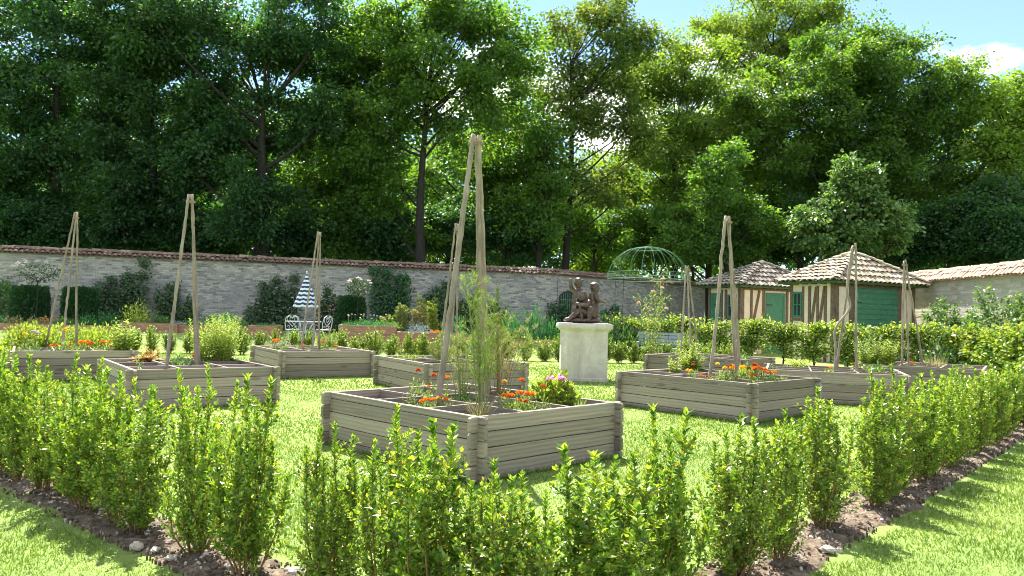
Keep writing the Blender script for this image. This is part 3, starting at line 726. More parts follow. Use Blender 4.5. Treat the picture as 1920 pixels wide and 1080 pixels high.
def curls(mb, c, r, face, n=26):
    c = np.array(c); f = nrm(np.array(face, float)); rr = random.Random(4)
    for k in range(n):
        d = np.array([rr.gauss(0, 1), rr.gauss(0, 1), abs(rr.gauss(0, 1)) + .1]); d = nrm(d - f * .55)
        sphere(mb, c + d * r * .98, r * rr.uniform(.2, .34), 0, 7, 5)
def hand(mb, p, d, r):
    p = np.array(p, float); d = nrm(np.array(d, float)); s_ = nrm(np.cross(d, [0.2, .3, 1])); sphere(mb, p, r)
    for k in range(4): limb(mb, [p + s_ * r * .55 * (k - 1.5), p + s_ * r * .6 * (k - 1.5) + d * r * 1.5, p + s_ * r * .55 * (k - 1.5) + d * r * (2.1 - .2 * abs(k - 1.4)) - np.array([0, 0, r * .5])], [r * .34, r * .3, r * .24], 5)
    limb(mb, [p - s_ * r * .7, p - s_ * r * 1.4 + d * r * .9], [r * .35, r * .26], 5)
def foot(mb, a, d, r):
    a = np.array(a, float); d = nrm(np.array(d, float)); limb(mb, [a, a + d * r * 3.2 - np.array([0, 0, r * .2])], [r * 1.05, r * .8])
    for k in range(4): sphere(mb, a + d * r * 3.7 + nrm(np.cross(d, [0, 0, 1])) * r * .45 * (k - 1.5) - np.array([0, 0, r * .3]), r * .3, 0, 6, 5)
# rocky base
m = MB(); rr = random.Random(8)
sphere(m, (0, .02, .02), (.47, .36, .075), 0, 18, 8)
for k in range(26):
    a = rr.random() * 6.28; q = rr.uniform(.15, .85); sphere(m, (q * .44 * math.cos(a), .02 + q * .32 * math.sin(a), .045), (rr.uniform(.06, .13), rr.uniform(.06, .12), rr.uniform(.03, .07)), 0, 8, 5)
sphere(m, (.1, .1, .1), (.2, .17, .16), 0, 10, 7); sphere(m, (-.12, .16, .08), (.16, .14, .14), 0, 10, 7)
V0 = m; o = remeshed('rock_base', m, 'bronze', st, .018, 2)
o.data.transform(Matrix.Translation((0, 0, .045)))
# standing child, arm raised
m = MB()
limb(m, [(-.17, .12, .1), (-.16, .1, .27), (-.15, .12, .44)], [.04, .05, .068]); limb(m, [(-.05, .16, .12), (-.06, .13, .28), (-.09, .13, .44)], [.04, .05, .068]); foot(m, (-.17, .12, .09), (-.4, -1, 0), .034); foot(m, (-.05, .16, .11), (.2, -1, 0), .034)
limb(m, [(-.12, .12, .46), (-.125, .1, .58), (-.12, .11, .73)], [.098, .105, .088]); limb(m, [(-.12, .11, .75), (-.115, .105, .84)], [.07, .048])
limb(m, [(-.2, .1, .76), (-.28, .07, .8), (-.305, .04, .92), (-.31, .03, .99)], [.045, .04, .033, .027]); hand(m, (-.312, .03, 1.01), (0, 0, 1), .026)
limb(m, [(-.04, .1, .76), (.03, .03, .68), (.06, -.06, .62)], [.045, .04, .03]); hand(m, (.065, -.075, .61), (.3, -1, -.3), .026)
head(m, (-.115, .09, .955), .108, (.35, -1, .05)); curls(m, (-.115, .09, .96), .108, (.35, -1, 0))
remeshed('standing_child', m, 'bronze', st)
# seated child in front, leaning over a goose-like bundle
m = MB()
limb(m, [(.16, -.02, .2), (.12, -.04, .33), (.06, -.06, .48)], [.115, .118, .095]); limb(m, [(.05, -.07, .5), (.015, -.09, .57)], [.07, .05])
head(m, (-.03, -.13, .645), .124, (-.75, -.6, -.45))
limb(m, [(.13, -.12, .5), (.07, -.23, .42), (-.1, -.25, .44), (-.17, -.22, .46)], [.05, .046, .036, .03]); hand(m, (-.19, -.21, .46), (-1, .2, .2), .03)
limb(m, [(.0, -.02, .5), (-.12, -.04, .44), (-.2, -.12, .42)], [.05, .042, .03]); hand(m, (-.21, -.13, .42), (-.6, -.7, 0), .028)
limb(m, [(.13, -.1, .21), (-.08, -.2, .3), (-.3, -.24, .12)], [.085, .066, .044]); foot(m, (-.3, -.24, .1), (-1, -.25, -.1), .036)
limb(m, [(.2, -.1, .2), (.16, -.24, .33), (.13, -.27, .11)], [.085, .066, .042]); foot(m, (.13, -.27, .1), (-.3, -1, -.1), .036)
remeshed('seated_child', m, 'bronze', st)
# bundle of reeds held by the two
m = MB(); limb(m, [(-.2, -.16, .11), (-.22, -.14, .25), (-.19, -.15, .42), (-.16, -.13, .55)], [.035, .055, .05, .02]); limb(m, [(-.03, -.28, .11), (-.06, -.27, .26), (-.1, -.26, .42)], [.03, .026, .022])
remeshed('bundle', m, 'bronze', st, .012)
# child turned to the right holding a shell
m = MB()
limb(m, [(.24, .08, .42), (.24, .06, .54), (.23, .05, .67)], [.1, .108, .085]); limb(m, [(.235, .04, .7), (.25, .03, .77)], [.062, .046])
head(m, (.265, .02, .85), .108, (1, -.45, -.12)); curls(m, (.262, .03, .855), .108, (1, -.45, 0), 34)
limb(m, [(.29, -.03, .69), (.31, -.11, .58), (.4, -.1, .52)], [.046, .042, .03]); hand(m, (.415, -.1, .52), (1, 0, .1), .027); limb(m, [(.25, .13, .68), (.35, .1, .58), (.42, .02, .52)], [.045, .04, .03]); hand(m, (.43, .01, .52), (1, -.3, .1), .027)
limb(m, [(.21, .02, .42), (.25, -.06, .28), (.26, -.03, .12)], [.075, .056, .042]); foot(m, (.26, -.03, .1), (.6, -1, 0), .034); limb(m, [(.27, .12, .42), (.31, .08, .27), (.3, .14, .12)], [.075, .056, .042]); foot(m, (.3, .14, .1), (1, -.4, 0), .034)
remeshed('turned_child', m, 'bronze', st)
m = MB(); sphere(m, (.4, -.05, .5), (.14, .12, .035), 0, 14, 7); limb(m, [(.3, -.08, .49), (.5, -.04, .48)], [.03, .02]); remeshed('shell_dish', m, 'bronze', st, .012)

# ------------------------------------------------------------------ small plants
def mound(r, h, n, leaf, mat, aspect=.5, up=.35, shell=.6, name='foliage', core=None):
    """leafy dome"""
    mb = MB(); d = rdir(n); d[:, 2] = abs(d[:, 2]); q = rng.random(n) ** (1 - shell)
    bumps = 1 + .22 * np.sin(d[:, 0] * 5 + 1) * np.sin(d[:, 1] * 6) + .1 * rng.normal(size=n)
    P = d * (q * bumps)[:, None] * [r, r, h]; P[:, 2] += .01
    D = d + rng.normal(0, .45, (n, 3)) + [0, 0, up]; N = d * .6 + rng.normal(0, .5, (n, 3)) + [0, 0, .8]
    L = leaf * rng.uniform(.6, 1.3, n); leafset(mb, P, D, N, L, L * aspect, .12)
    return (name, mb.mesh(name, mat))
def stems_mesh(ends, r0=.003, mat='stem', r1=.0015, base=.03):
    mb = MB()
    for e in ends:
        e = np.array(e); b = np.array([e[0] * .25 + random.gauss(0, base * .3), e[1] * .25 + random.gauss(0, base * .3), -.02])
        tube(mb, bez(b, [e[0] * .6, e[1] * .6, e[2] * .55], e, 5), np.linspace(r0, r1, 5), 4, cap=False)
    return ('stem', mb.mesh('stem', mat))
def pom(c, r, mat, n=60, flat=.95):
    mb = MB(); d = rdir(n); d[:, 2] = abs(d[:, 2]) * 1.0 - .15; P = np.array(c) + d * r * .35 * [1, 1, flat]
    leafset(mb, P, d * [1, 1, flat], rdir(n) + [0, 0, .6], r * rng.uniform(.5, .8, n), r * .55, .1)
    return ('flower', mb.mesh('flower', mat))
def marigold(col, nf=2, h=.2, seed=0):
    rr = random.Random(seed); heads = []
    for k in range(nf): heads.append((rr.uniform(-.07, .07), rr.uniform(-.07, .07), h * rr.uniform(.85, 1.1)))
    heads[0] = (0, 0, h)
    return [mound(.09, h * .7, 110, .05, 'herb', .3, .5), stems_mesh(heads, .0035)] + [pom(c, .036, col, 70) for c in heads]
def upright(h, n_st, r, leaf, mat, asp=.5, step=.035, lean=.15, name='foliage', stem='stem', droop=.3):
    """stems clothed in opposite leaves"""
    mb = MB(); ends = []; P = []; D = []; N = []; L = []
    for k in range(n_st):
        a = k * 2.4; q = r * math.sqrt((k + .5) / n_st); e = np.array([q * math.cos(a), q * math.sin(a), h * random.uniform(.7, 1.05)]); ends.append(e)
        n = int(e[2] / step)
        for i in range(n):
            t = .15 + .85 * i / n; p = np.array([e[0] * (.3 + .7 * t), e[1] * (.3 + .7 * t), e[2] * t]); b = i * 1.571 + random.gauss(0, .4)
            for s_ in (0, math.pi):
                d = np.array([math.cos(b + s_), math.sin(b + s_), droop + random.gauss(0, .25) + .4 * t]); P.append(p); D.append(d); N.append([random.gauss(0, .3) - d[0] * .4, random.gauss(0, .3) - d[1] * .4, 1]); L.append(leaf * (1.25 - .7 * t) * random.uniform(.7, 1.2))
    L = np.array(L); leafset(mb, P, D, N, L, L * asp, .12)
    return [stems_mesh(ends, .004, stem), (name, mb.mesh(name, mat))]
def blades(h, n, r, mat, wd=.006, lean=.3, name='foliage'):
    mb = MB()
    for k in range(n):
        a = random.random() * 6.283; q = r * math.sqrt(random.random()) * .4; l = h * random.uniform(.5, 1.1); ln = lean * random.uniform(.2, 1.4)
        b = np.array([q * math.cos(a), q * math.sin(a), 0]); e = b + np.array([math.cos(a) * l * ln, math.sin(a) * l * ln, l]); m_ = (b + e) / 2 + np.array([0, 0, l * .15]); pts = bez(b, m_, e, 5)
        s_ = np.array([-math.sin(a), math.cos(a), 0]) * wd; ws = np.array([1, .95, .8, .5, .08])[:, None]
        V = np.concatenate([pts - s_ * ws, pts + s_ * ws]); mb.add(V, [(i, i + 1, 6 + i, 5 + i) for i in range(4)])
    return (name, mb.mesh(name, mat))
def feathery(h, n_st, r, mat, leaf=.07, nl=60, stem='stem', plume=True, thin=.05, top=.35):
    """asparagus or fennel like: airy stems with side branches of thread leaves"""
    mb = MB(); tm = MB(); P = []; D = []; L = []
    for k in range(n_st):
        a = random.random() * 6.283; q = r * math.sqrt(random.random()); hh = h * random.uniform(.6, 1.03)
        path = bez([q * .2 * math.cos(a), q * .2 * math.sin(a), -.02], [q * .5 * math.cos(a), q * .5 * math.sin(a), hh * .6], [q * math.cos(a), q * math.sin(a), hh], 9)
        tube(tm, path, np.linspace(.0055, .0015, 9), 4, cap=False)
        for b in range(int(nl / 4)):
            t = top + (1 - top) * random.random(); i = t * 8; i0 = min(7, int(i)); p = path[i0] + (path[i0 + 1] - path[i0]) * (i - i0); ba = random.random() * 6.283; bl = random.uniform(.06, .2) * (1.25 - t) * (h ** .5)
            e = p + np.array([math.cos(ba) * bl, math.sin(ba) * bl, bl * random.uniform(.5, 1.3)])
            tube(tm, [p, (p + e) / 2 + [0, 0, bl * .1], e], [.0018, .0014, .001], 3, cap=False)
            for u in np.linspace(.15, 1, 9):
                for _ in range(3): P.append(p + (e - p) * u); D.append(rdir(1)[0] + np.array([math.cos(ba) * .5, math.sin(ba) * .5, 1.0])); L.append(leaf * random.uniform(.5, 1.2))
    L = np.array(L); leafset(mb, P, D, rdir(len(P)), L, L * thin * 2, .05)
    return [('stem', tm.mesh('stem', stem)), ('foliage', mb.mesh('foliage', mat))]
def rosette(r, n, leaf, mat, h=.2):
    mb = MB()
    for k in range(n):
        a = k * 2.4; el = .4 + .9 * (1 - k / n); l = leaf * random.uniform(.7, 1.15); d0 = np.array([math.cos(a) * math.cos(el), math.sin(a) * math.cos(el), math.sin(el)]); d1 = np.array([math.cos(a), math.sin(a), -.15])
        b = np.array([math.cos(a) * .02, math.sin(a) * .02, 0]); p1 = b + d0 * l * .55; p2 = p1 + (d0 * .5 + d1 * .6) * l * .5; s_ = np.array([-math.sin(a), math.cos(a), 0]) * l * .22
        up = np.array([0, 0, l * .07]); V = [b - s_ * .15, b + s_ * .15, p1 - s_ + up, p1, p1 + s_ + up, p2 - s_ * .6, p2 - [0, 0, l * .04], p2 + s_ * .6, p2 + d1 * l * .22]
        mb.add(V, [(0, 1, 3), (0, 3, 2), (1, 4, 3), (2, 3, 6, 5), (3, 4, 7, 6), (5, 6, 8), (6, 7, 8)])
    return ('foliage', mb.mesh('foliage', mat))
SOILZ = PH - .115
def put(name, parts, label, cat, p, group=None, scale=1, rz=None):
    if abs(p[2] - SOILZ) < 1e-6:       # keep planter plants inside their planter
        key = min(PL, key=lambda k: np.hypot(*(ploc(k, .5, .5)[:2] - np.array(p[:2])))); u, v = uv_in(key, p)
        p = ploc(key, min(.91, max(.09, u)), min(.92, max(.08, v)), SOILZ)
    return place_parts(name, parts, label, cat, p, random.random() * 6.28 if rz is None else rz, scale, group)
MG = {(c, v): marigold(c, nf, h, s_) for c, v, nf, h, s_ in (('orange', 0, 1, .15, 1), ('orange', 1, 3, .2, 2), ('orange', 2, 1, .34, 3), ('rust', 0, 2, .19, 4), ('rust', 1, 1, .36, 5), ('yellow', 0, 2, .2, 6), ('yellow', 1, 1, .34, 7))}
def mari(px, py, h, col, v, lab):
    """marigold whose flower head stands h above the soil under that column"""
    p = at_z(px, py, SOILZ + h); hh = {('orange', 0): .15, ('orange', 1): .2, ('orange', 2): .34, ('rust', 0): .19, ('rust', 1): .36, ('yellow', 0): .2, ('yellow', 1): .34}[(col, v)]
    put('marigold', MG[(col, v)], lab, 'flower', (p[0], p[1], SOILZ), 'marigolds in the planters', h / hh)
# front planter
for a in [(782, 754, .13, 'orange', 0, 'low orange marigold first in the row inside the front planter'), (803, 750, .15, 'orange', 1, 'low orange marigold clump in the middle of the row, front planter'), (822, 747, .15, 'yellow', 0, 'golden marigold next to the foot of the thick pale pole'), (836, 750, .14, 'orange', 0, 'low orange marigold at the right end of the row, front planter'),
          (804, 725, .24, 'orange', 2, 'orange marigold standing left of the thick pale pole'), (784, 695, .36, 'rust', 1, 'tall rusty marigold leftmost above the front planter'), (814, 704, .34, 'rust', 1, 'tall rust-pink marigold touching the thick pale pole'), (838, 708, .32, 'orange', 2, 'tall yellow-orange marigold just right of the thick pale pole'),
          (954, 743, .2, 'orange', 1, 'orange marigold right of the feathery stems'), (989, 739, .22, 'orange', 1, 'bright orange marigold in the right middle cell'), (975, 752, .16, 'rust', 0, 'low red-orange marigold over dark soil in the right middle cell'), (978, 713, .33, 'orange', 2, 'tall orange marigold beside a brown withered stalk'), (1019, 725, .3, 'rust', 1, 'tall dark orange marigold beside the pink-flowered plant'), (946, 716, .3, 'yellow', 1, 'tall pale yellow marigold behind the feathery stems')]: mari(*a)
p = at_z(893, 775, SOILZ); p = ploc('front', .2, .2, SOILZ)
p = at_z(902, 776, SOILZ + .02)
put('asparagus_plant', feathery(1.42, 18, .27, 'frond', .05, 40, 'stem', top=.22), 'tall feathery green plant rising before the thick poles', 'plant', (p[0], p[1], SOILZ), None, 1)
p = at_z(866, 756, SOILZ + .02)
put('asparagus_plant', feathery(1.0, 16, .36, 'airy', .04, 32, 'stem', top=.15), 'shorter yellowish feathery plant left of the tall one', 'plant', (p[0], p[1], SOILZ))
p = at_z(935, 750, SOILZ + .02)
put('withered_plant', feathery(1.0, 14, .36, 'straw', .045, 26, 'twig', top=.3), 'dry brownish stalks tangled with the feathery plants', 'plant', (p[0], p[1], SOILZ))
p = at_z(963, 742, SOILZ + .02)
put('fennel_plant', feathery(1.08, 13, .5, 'airy', .06, 30, 'stem', top=.4), 'loose arching green fronds right of the tall feathery plant', 'plant', (p[0], p[1], SOILZ))
p = at_z(900, 783, SOILZ + .03)
put('grass_tuft', [blades(.2, 150, .16, 'straw', .003, .9)], 'straw-coloured tuft in the front corner cell of the front planter', 'plant', (p[0], p[1], SOILZ))
p = ploc('front', .87, .14, SOILZ)
p = at_z(1075, 751, SOILZ + .05)
gh = [(.09 * math.cos(a) * q, .09 * math.sin(a) * q, .31 + .02 * (k % 2)) for k, (a, q) in enumerate([(2.6, 1.6), (.2, 1.7), (3.4, 1.1), (1.2, .6), (5.5, 1.4)])]
put('geranium', [mound(.25, .31, 800, .066, 'lime', .8, .6, .8), stems_mesh(gh, .004)] + [pom(c, .055, 'pink', 60, .6) for c in gh], 'bushy yellow-green plant with pink flower heads in the corner cell', 'flower', (p[0], p[1], SOILZ), None, .98)
for px, py, h_, lab in ((755, 752, .24, 'small pale herb alone in the left front cell row'), (777, 740, .32, 'slim upright herb at the back of the front planter'), (1045, 745, .16, 'wispy seedling left of the pink-flowered plant'), (925, 720, .3, 'grey-green herb between the feathery stems')):
    p = at_z(px, py, SOILZ + h_ * .5); put('herb', upright(h_, 4, .07, .035, 'herb'), lab, 'plant', (p[0], p[1], SOILZ), 'herbs in the planters')
# left planter
p = at_z(276, 676, SOILZ + .08); put('beet_plant', [rosette(.2, 26, .26, 'redleaf'), mound(.18, .24, 160, .07, 'redleaf', .5)], 'reddish-brown leafy plant at the left end of the chive planter', 'plant', (p[0], p[1], SOILZ))
p = at_z(462, 678, SOILZ + .05); put('chives', [blades(.36, 120, .14, 'lime', .005, .35)], 'bright green chive tuft in the front right corner of its planter', 'plant', (p[0], p[1], SOILZ))
for k, (px, py) in enumerate(((378, 676), (415, 676), (446, 674), (405, 670))): p = at_z(px, py, SOILZ + .1); put('mint', upright(.82 + .07 * (k % 2), 24, .32, .075, 'lime', .42, .034), f"tall yellow-green leafy herb, {('left', 'middle', 'right', 'hindmost')[k]} clump behind the chive tuft", 'plant', (p[0], p[1], SOILZ), 'tall herbs in the chive planter')
for k, (px, py, h_) in enumerate(((330, 660, .5), (355, 662, .36))): p = at_z(px, py, SOILZ + .1); put('leafy_vegetable', upright(h_ * 1.5, 14, .28, .14, 'lime', .42, .055, droop=.1), ('broad leafed pale plant left of the upright poles, chive planter', 'low broad leafed plant at the foot of the upright poles')[k], 'plant', (p[0], p[1], SOILZ))
mari(356, 665, .16, 'orange', 0, 'single orange marigold between the legs of the bowed tripod')
p = at_z(393, 684, SOILZ + .02); put('herb', upright(.2, 3, .1, .04, 'herb'), 'tiny pale herb in the front middle cell of the chive planter', 'plant', (p[0], p[1], SOILZ), 'herbs in the planters')
# far left planter
for k, (px, py) in enumerate(((6, 640), (40, 646), (75, 642), (110, 644), (150, 640), (185, 642))): p = at_z(px, py, SOILZ + .12); put('marigold_foliage', [mound(.42, .5, 900, .075, 'lime', .4, .6, .7)], f"yellow-green foliage mound, {ordinal(k)} from the left in the far left planter", 'plant', (p[0], p[1], SOILZ), 'foliage mounds in the far left planter')
for a in [(18, 633, .42, 'yellow', 1, 'golden yellow flower at the left picture edge'), (100, 648, .2, 'orange', 1, 'orange marigold left of the wide tripod legs'), (131, 646, .2, 'rust', 0, 'dark rusty marigold between the wide tripod legs'), (156, 642, .26, 'orange', 1, 'pale orange marigold right of the wide tripod'), (173, 645, .24, 'rust', 0, 'deep red-orange marigold clump in the far left planter'), (195, 642, .24, 'orange', 1, 'orange marigold second from the right, far left planter'), (207, 648, .15, 'rust', 0, 'small rusty marigold at the right end of the far left planter'), (131, 624, .5, 'yellow', 1, 'yellow flower high between the wide tripod legs')]: mari(*a)
p = at_z(62, 632, SOILZ + .3); put('lilac_flower', upright(.4, 7, .15, .05, 'herb') + [pom((.0, 0, .4), .06, 'mauve', 60), pom((.08, .03, .37), .05, 'mauve', 60)], 'pale lilac flowers behind the yellow-green mounds', 'flower', (p[0], p[1], SOILZ))
# planter before the parasol
p = at_z(508, 646, SOILZ + .1); put('thyme', [mound(.35, .22, 500, .035, 'mauve', .4, .4), mound(.33, .2, 300, .04, 'herb', .4)], 'greyish mauve low thyme in front of the white chairs', 'plant', (p[0], p[1], SOILZ))
mari(507, 639, .28, 'orange', 1, 'orange marigold in the mauve thyme'); mari(569, 648, .15, 'orange', 0, 'small orange marigold at the foot of the slim tripod'); mari(608, 641, .26, 'rust', 0, 'rust orange marigold beside pale chive heads'); mari(628, 649, .15, 'orange', 1, 'bright orange marigold right of the chive heads')
p = at_z(576, 644, SOILZ + .1); put('herb', upright(.45, 12, .16, .05, 'lime', .45), 'lime green herb between the legs of the slim tripod', 'plant', (p[0], p[1], SOILZ), 'herbs in the planters')
ch = [(random.gauss(0, .12), random.gauss(0, .1), random.uniform(.45, .62)) for _ in range(7)]
p = at_z(612, 650, SOILZ + .02); put('chives', [blades(.4, 90, .2, 'herb', .004, .25), stems_mesh(ch, .003)] + [pom(c, .035, 'straw', 40) for c in ch], 'chive clump with pale seed heads right of the slim tripod', 'plant', (p[0], p[1], SOILZ))
p = at_z(646, 655, SOILZ + .02); put('herb', upright(.42, 14, .18, .055, 'lime', .5), 'bright yellow-green leafy herb at the right end, parasol planter', 'plant', (p[0], p[1], SOILZ), 'herbs in the planters')
p = at_z(540, 640, SOILZ + .1); put('herb', upright(.36, 10, .2, .05, 'herb', .45), 'green herb left of the slim tripod', 'plant', (p[0], p[1], SOILZ), 'herbs in the planters')
# middle planter
p = at_z(933, 676, SOILZ + .05); put('lavender', feathery(.5, 26, .26, 'blue', .05, 40, 'stem', top=.2), 'grey-blue rounded plant behind the feathery stems', 'plant', (p[0], p[1], SOILZ))
p = at_z(770, 674, SOILZ + .05); put('low_herb', [mound(.4, .14, 420, .05, 'herb', .3, .4), blades(.16, 60, .5, 'lime', .003, .6)], 'thin sprawling herb over the left edge of the middle planter', 'plant', (p[0], p[1], SOILZ))
p = at_z(825, 668, SOILZ + .2); put('dill', feathery(.55, 12, .3, 'airy', .05, 44, 'stem', top=.2), 'pale airy dill left of the thick pale pole', 'plant', (p[0], p[1], SOILZ))
# right planter
for k, (px, py, h_) in enumerate(((1226, 693, .42), (1241, 690, .55), (1256, 694, .36), (1246, 698, .3))): p = at_z(px, py, SOILZ + .05); put('oregano', upright(h_ * 1.15, 8, .15, .07, 'lime', .6, .028), ('slender pale herb standing leftmost above the marigold planter', 'tallest pale herb over the left of the marigold planter', 'pale herb beside a dark orange marigold', 'short bushy pale herb in front of two tall ones')[k], 'plant', (p[0], p[1], SOILZ), 'pale herbs of the marigold planter')
p = at_z(1307, 692, SOILZ + .05); put('leafy_vegetable', upright(.46, 20, .28, .12, 'lime', .42, .045, droop=.05), 'yellow-green leafy bush left of the stout brown tripod', 'plant', (p[0], p[1], SOILZ))
p = at_z(1392, 712, SOILZ + .02); put('chives', [blades(.3, 240, .34, 'lime', .004, .35)], 'pale grassy tuft inside the front corner of the marigold planter', 'plant', (p[0], p[1], SOILZ))
for a in [(1259, 686, .3, 'rust', 1, 'single dark orange marigold above the pale herbs'), (1272, 697, .2, 'yellow', 0, 'yellow marigold right of the pale herbs'), (1299, 685, .34, 'yellow', 1, 'yellow flower in front of the leafy bush'), (1292, 707, .13, 'orange', 0, 'low orange marigold at the left of the front cells'), (1309, 706, .13, 'orange', 0, 'low orange marigold left of the stout pole foot'), (1331, 706, .14, 'rust', 0, 'low red-orange marigolds at the foot of the stout pole'), (1359, 691, .26, 'yellow', 0, 'yellow marigold right of the stout front pole'), (1371, 688, .28, 'orange', 1, 'pale orange marigold behind the grassy tuft'), (1391, 690, .26, 'yellow', 0, 'small yellow marigold above the grassy tuft'), (1404, 692, .24, 'rust', 0, 'rust marigold right of the thin pole'), (1415, 686, .3, 'rust', 0, 'dark rusty marigold highest of the cluster at right'), (1428, 693, .26, 'orange', 1, 'large bright orange marigold cluster near the corner'), (1423, 704, .2, 'rust', 0, 'red-brown marigolds below the bright cluster'), (1453, 700, .22, 'orange', 1, 'orange marigold nearest to the right end of its planter')]: mari(*a)
p = at_z(1478, 708, SOILZ + .05); put('herb', upright(.24, 4, .08, .05, 'herb', .6), 'pale small-leaved herb at the right end of the marigold planter', 'plant', (p[0], p[1], SOILZ), 'herbs in the planters')
p = at_z(1340, 690, SOILZ + .05); put('herb', upright(.2, 8, .2, .05, 'green', .5), 'low green herb behind the stout pole', 'plant', (p[0], p[1], SOILZ), 'herbs in the planters')
# planter by the bench
for k, (px, py, h_, m_) in enumerate(((1232, 664, .6, 'lime'), (1300, 668, .25, 'herb'), (1350, 664, .42, 'herb'), (1428, 668, .42, 'straw'))): p = at_z(px, py, SOILZ + .03); put('herb', [stems_mesh([(0, 0, h_ * .8)])] + [blades(h_, 40, .12, m_, .006, .15)] if m_ == 'straw' else upright(h_ * 1.3, 14, .28, .08, m_, .45), ('lush yellow-green herb before the garden bench', 'low herb between the legs of the short tripod', 'pale herb right of the short tripod', 'upright straw-yellow grass in the planter by the hedge')[k], 'plant', (p[0], p[1], SOILZ), 'herbs in the planters')
# planters at the right
for px, py, h_, r_, m_, lab in ((1530, 682, .62, .36, 'herb', 'large pale leafy bush left of the crooked tripod'), (1496, 688, .2, .25, 'lime', 'low yellow-green plants left of the pale leafy bush'), (1598, 688, .36, .24, 'lime', 'yellowish herb inside the crooked tripod'), (1664, 690, .55, .26, 'lime', 'yellow-green leafy plant right of the crooked tripod'), (1630, 694, .15, .3, 'herb', 'low thin herb at the front edge of the planter by the garage door')):
    p = at_z(px, py, SOILZ + .03); put('herb', upright(h_ * 1.25, 24, r_ * 1.1, .1, m_, .48, .045), lab, 'plant', (p[0], p[1], SOILZ), 'herbs in the planters')
for a in [(1557, 690, .14, 'orange', 0, 'orange marigold by the foot of the crooked pole'), (1600, 681, .25, 'orange', 2, 'pale orange marigold within the crooked tripod'), (1652, 699, .12, 'rust', 0, 'small red marigold right of the crooked tripod'), (1712, 680, .15, 'orange', 1, 'orange marigold at the foot of the slim right tripod')]: mari(*a)
p = at_z(1752, 690, SOILZ + .03); put('grass_tuft', [blades(.32, 120, .6, 'straw', .004, .3)], 'pale wispy grass right of the slim tripod', 'plant', (p[0], p[1], SOILZ))
SEED = [[mound(.1, .1, 60, .05, 'herb', .45, .6)], [mound(.13, .14, 90, .06, 'green', .45, .6)], [blades(.16, 30, .1, 'herb', .004, .5)], upright(.2, 4, .08, .045, 'herb')]
SN = ('pale green seedling', 'dark green low clump', 'thin grassy seedling', 'small upright seedling')
kn = {'front': 'the corner-flower planter', 'left': 'the chive planter', 'mid_left': 'the parasol planter', 'mid': 'the planter behind the feathery plants', 'right': 'the marigold planter', 'mid_right': 'the planter before the bench', 'far_left': 'the far left planter', 'east': 'the crooked tripod planter', 'far_east': 'the farthest right planter'}
for key in PL:
    cells = [(a_, b_) for a_ in (.17, .5, .83) for b_ in (.17, .5, .83)]; random.shuffle(cells)
    for q, (a_, b_) in enumerate(cells[:5 if key != 'front' else 4]):
        kd = (q + len(key)) % 4; pp = ploc(key, a_ + random.uniform(-.08, .08), b_ + random.uniform(-.08, .08), SOILZ)
        put('seedling', SEED[kd], f"{SN[kd]} in {('a corner cell', 'a side cell', 'the middle cell')[(abs(a_ - .5) < .1) + (abs(b_ - .5) < .1)]} of {kn[key]}", 'plant', pp, f"{SN[kd]}s in {kn[key]}", random.uniform(.9, 1.4))
# tall roses between planters and bench
def rose(h, r, n, fl, mat='herb', fcol='palepink', leaf=.06, narrow=.5):
    tm = MB(); mb = MB(); P = []; D = []; ends = []
    for k in range(9):
        a = k * 2.4; q = r * random.uniform(.3, 1); e = np.array([q * math.cos(a), q * math.sin(a), h * random.uniform(.6, 1)]); path = bez([.03 * math.cos(a), .03 * math.sin(a), -.02], [e[0] * .4, e[1] * .4, e[2] * .6], e, 7); tube(tm, path, np.linspace(.009, .003, 7), 4, cap=False); ends.append(e)
        for i in range(n // 9):
            t = .12 + .88 * random.random(); p = np.array([np.interp(t, np.linspace(0, 1, 7), path[:, a_]) for a_ in range(3)]) + rng.normal(0, .07 * narrow * 2, 3); P.append(p); D.append(rdir(1)[0] + [0, 0, .15])
    L = leaf * rng.uniform(.6, 1.3, len(P)); leafset(mb, P, D, rdir(len(P)) * .7 + [0, 0, .7], L, L * .6, .1)
    out = [('stem', tm.mesh('stem', 'twig')), ('foliage', mb.mesh('foliage', mat))]
    for k in range(fl):
        e = ends[k % 9] * random.uniform(.75, 1) + rng.normal(0, .06, 3); out.append(pom(e, .07, fcol, 40, .8))
    return out
p = at_y(1224, 640, 21.6); put('rose_bush', rose(3.05, .5, 1500, 6), 'tall thin rose with pale pink blooms in front of the wire dome', 'rose', (p[0], 21.6, 0))

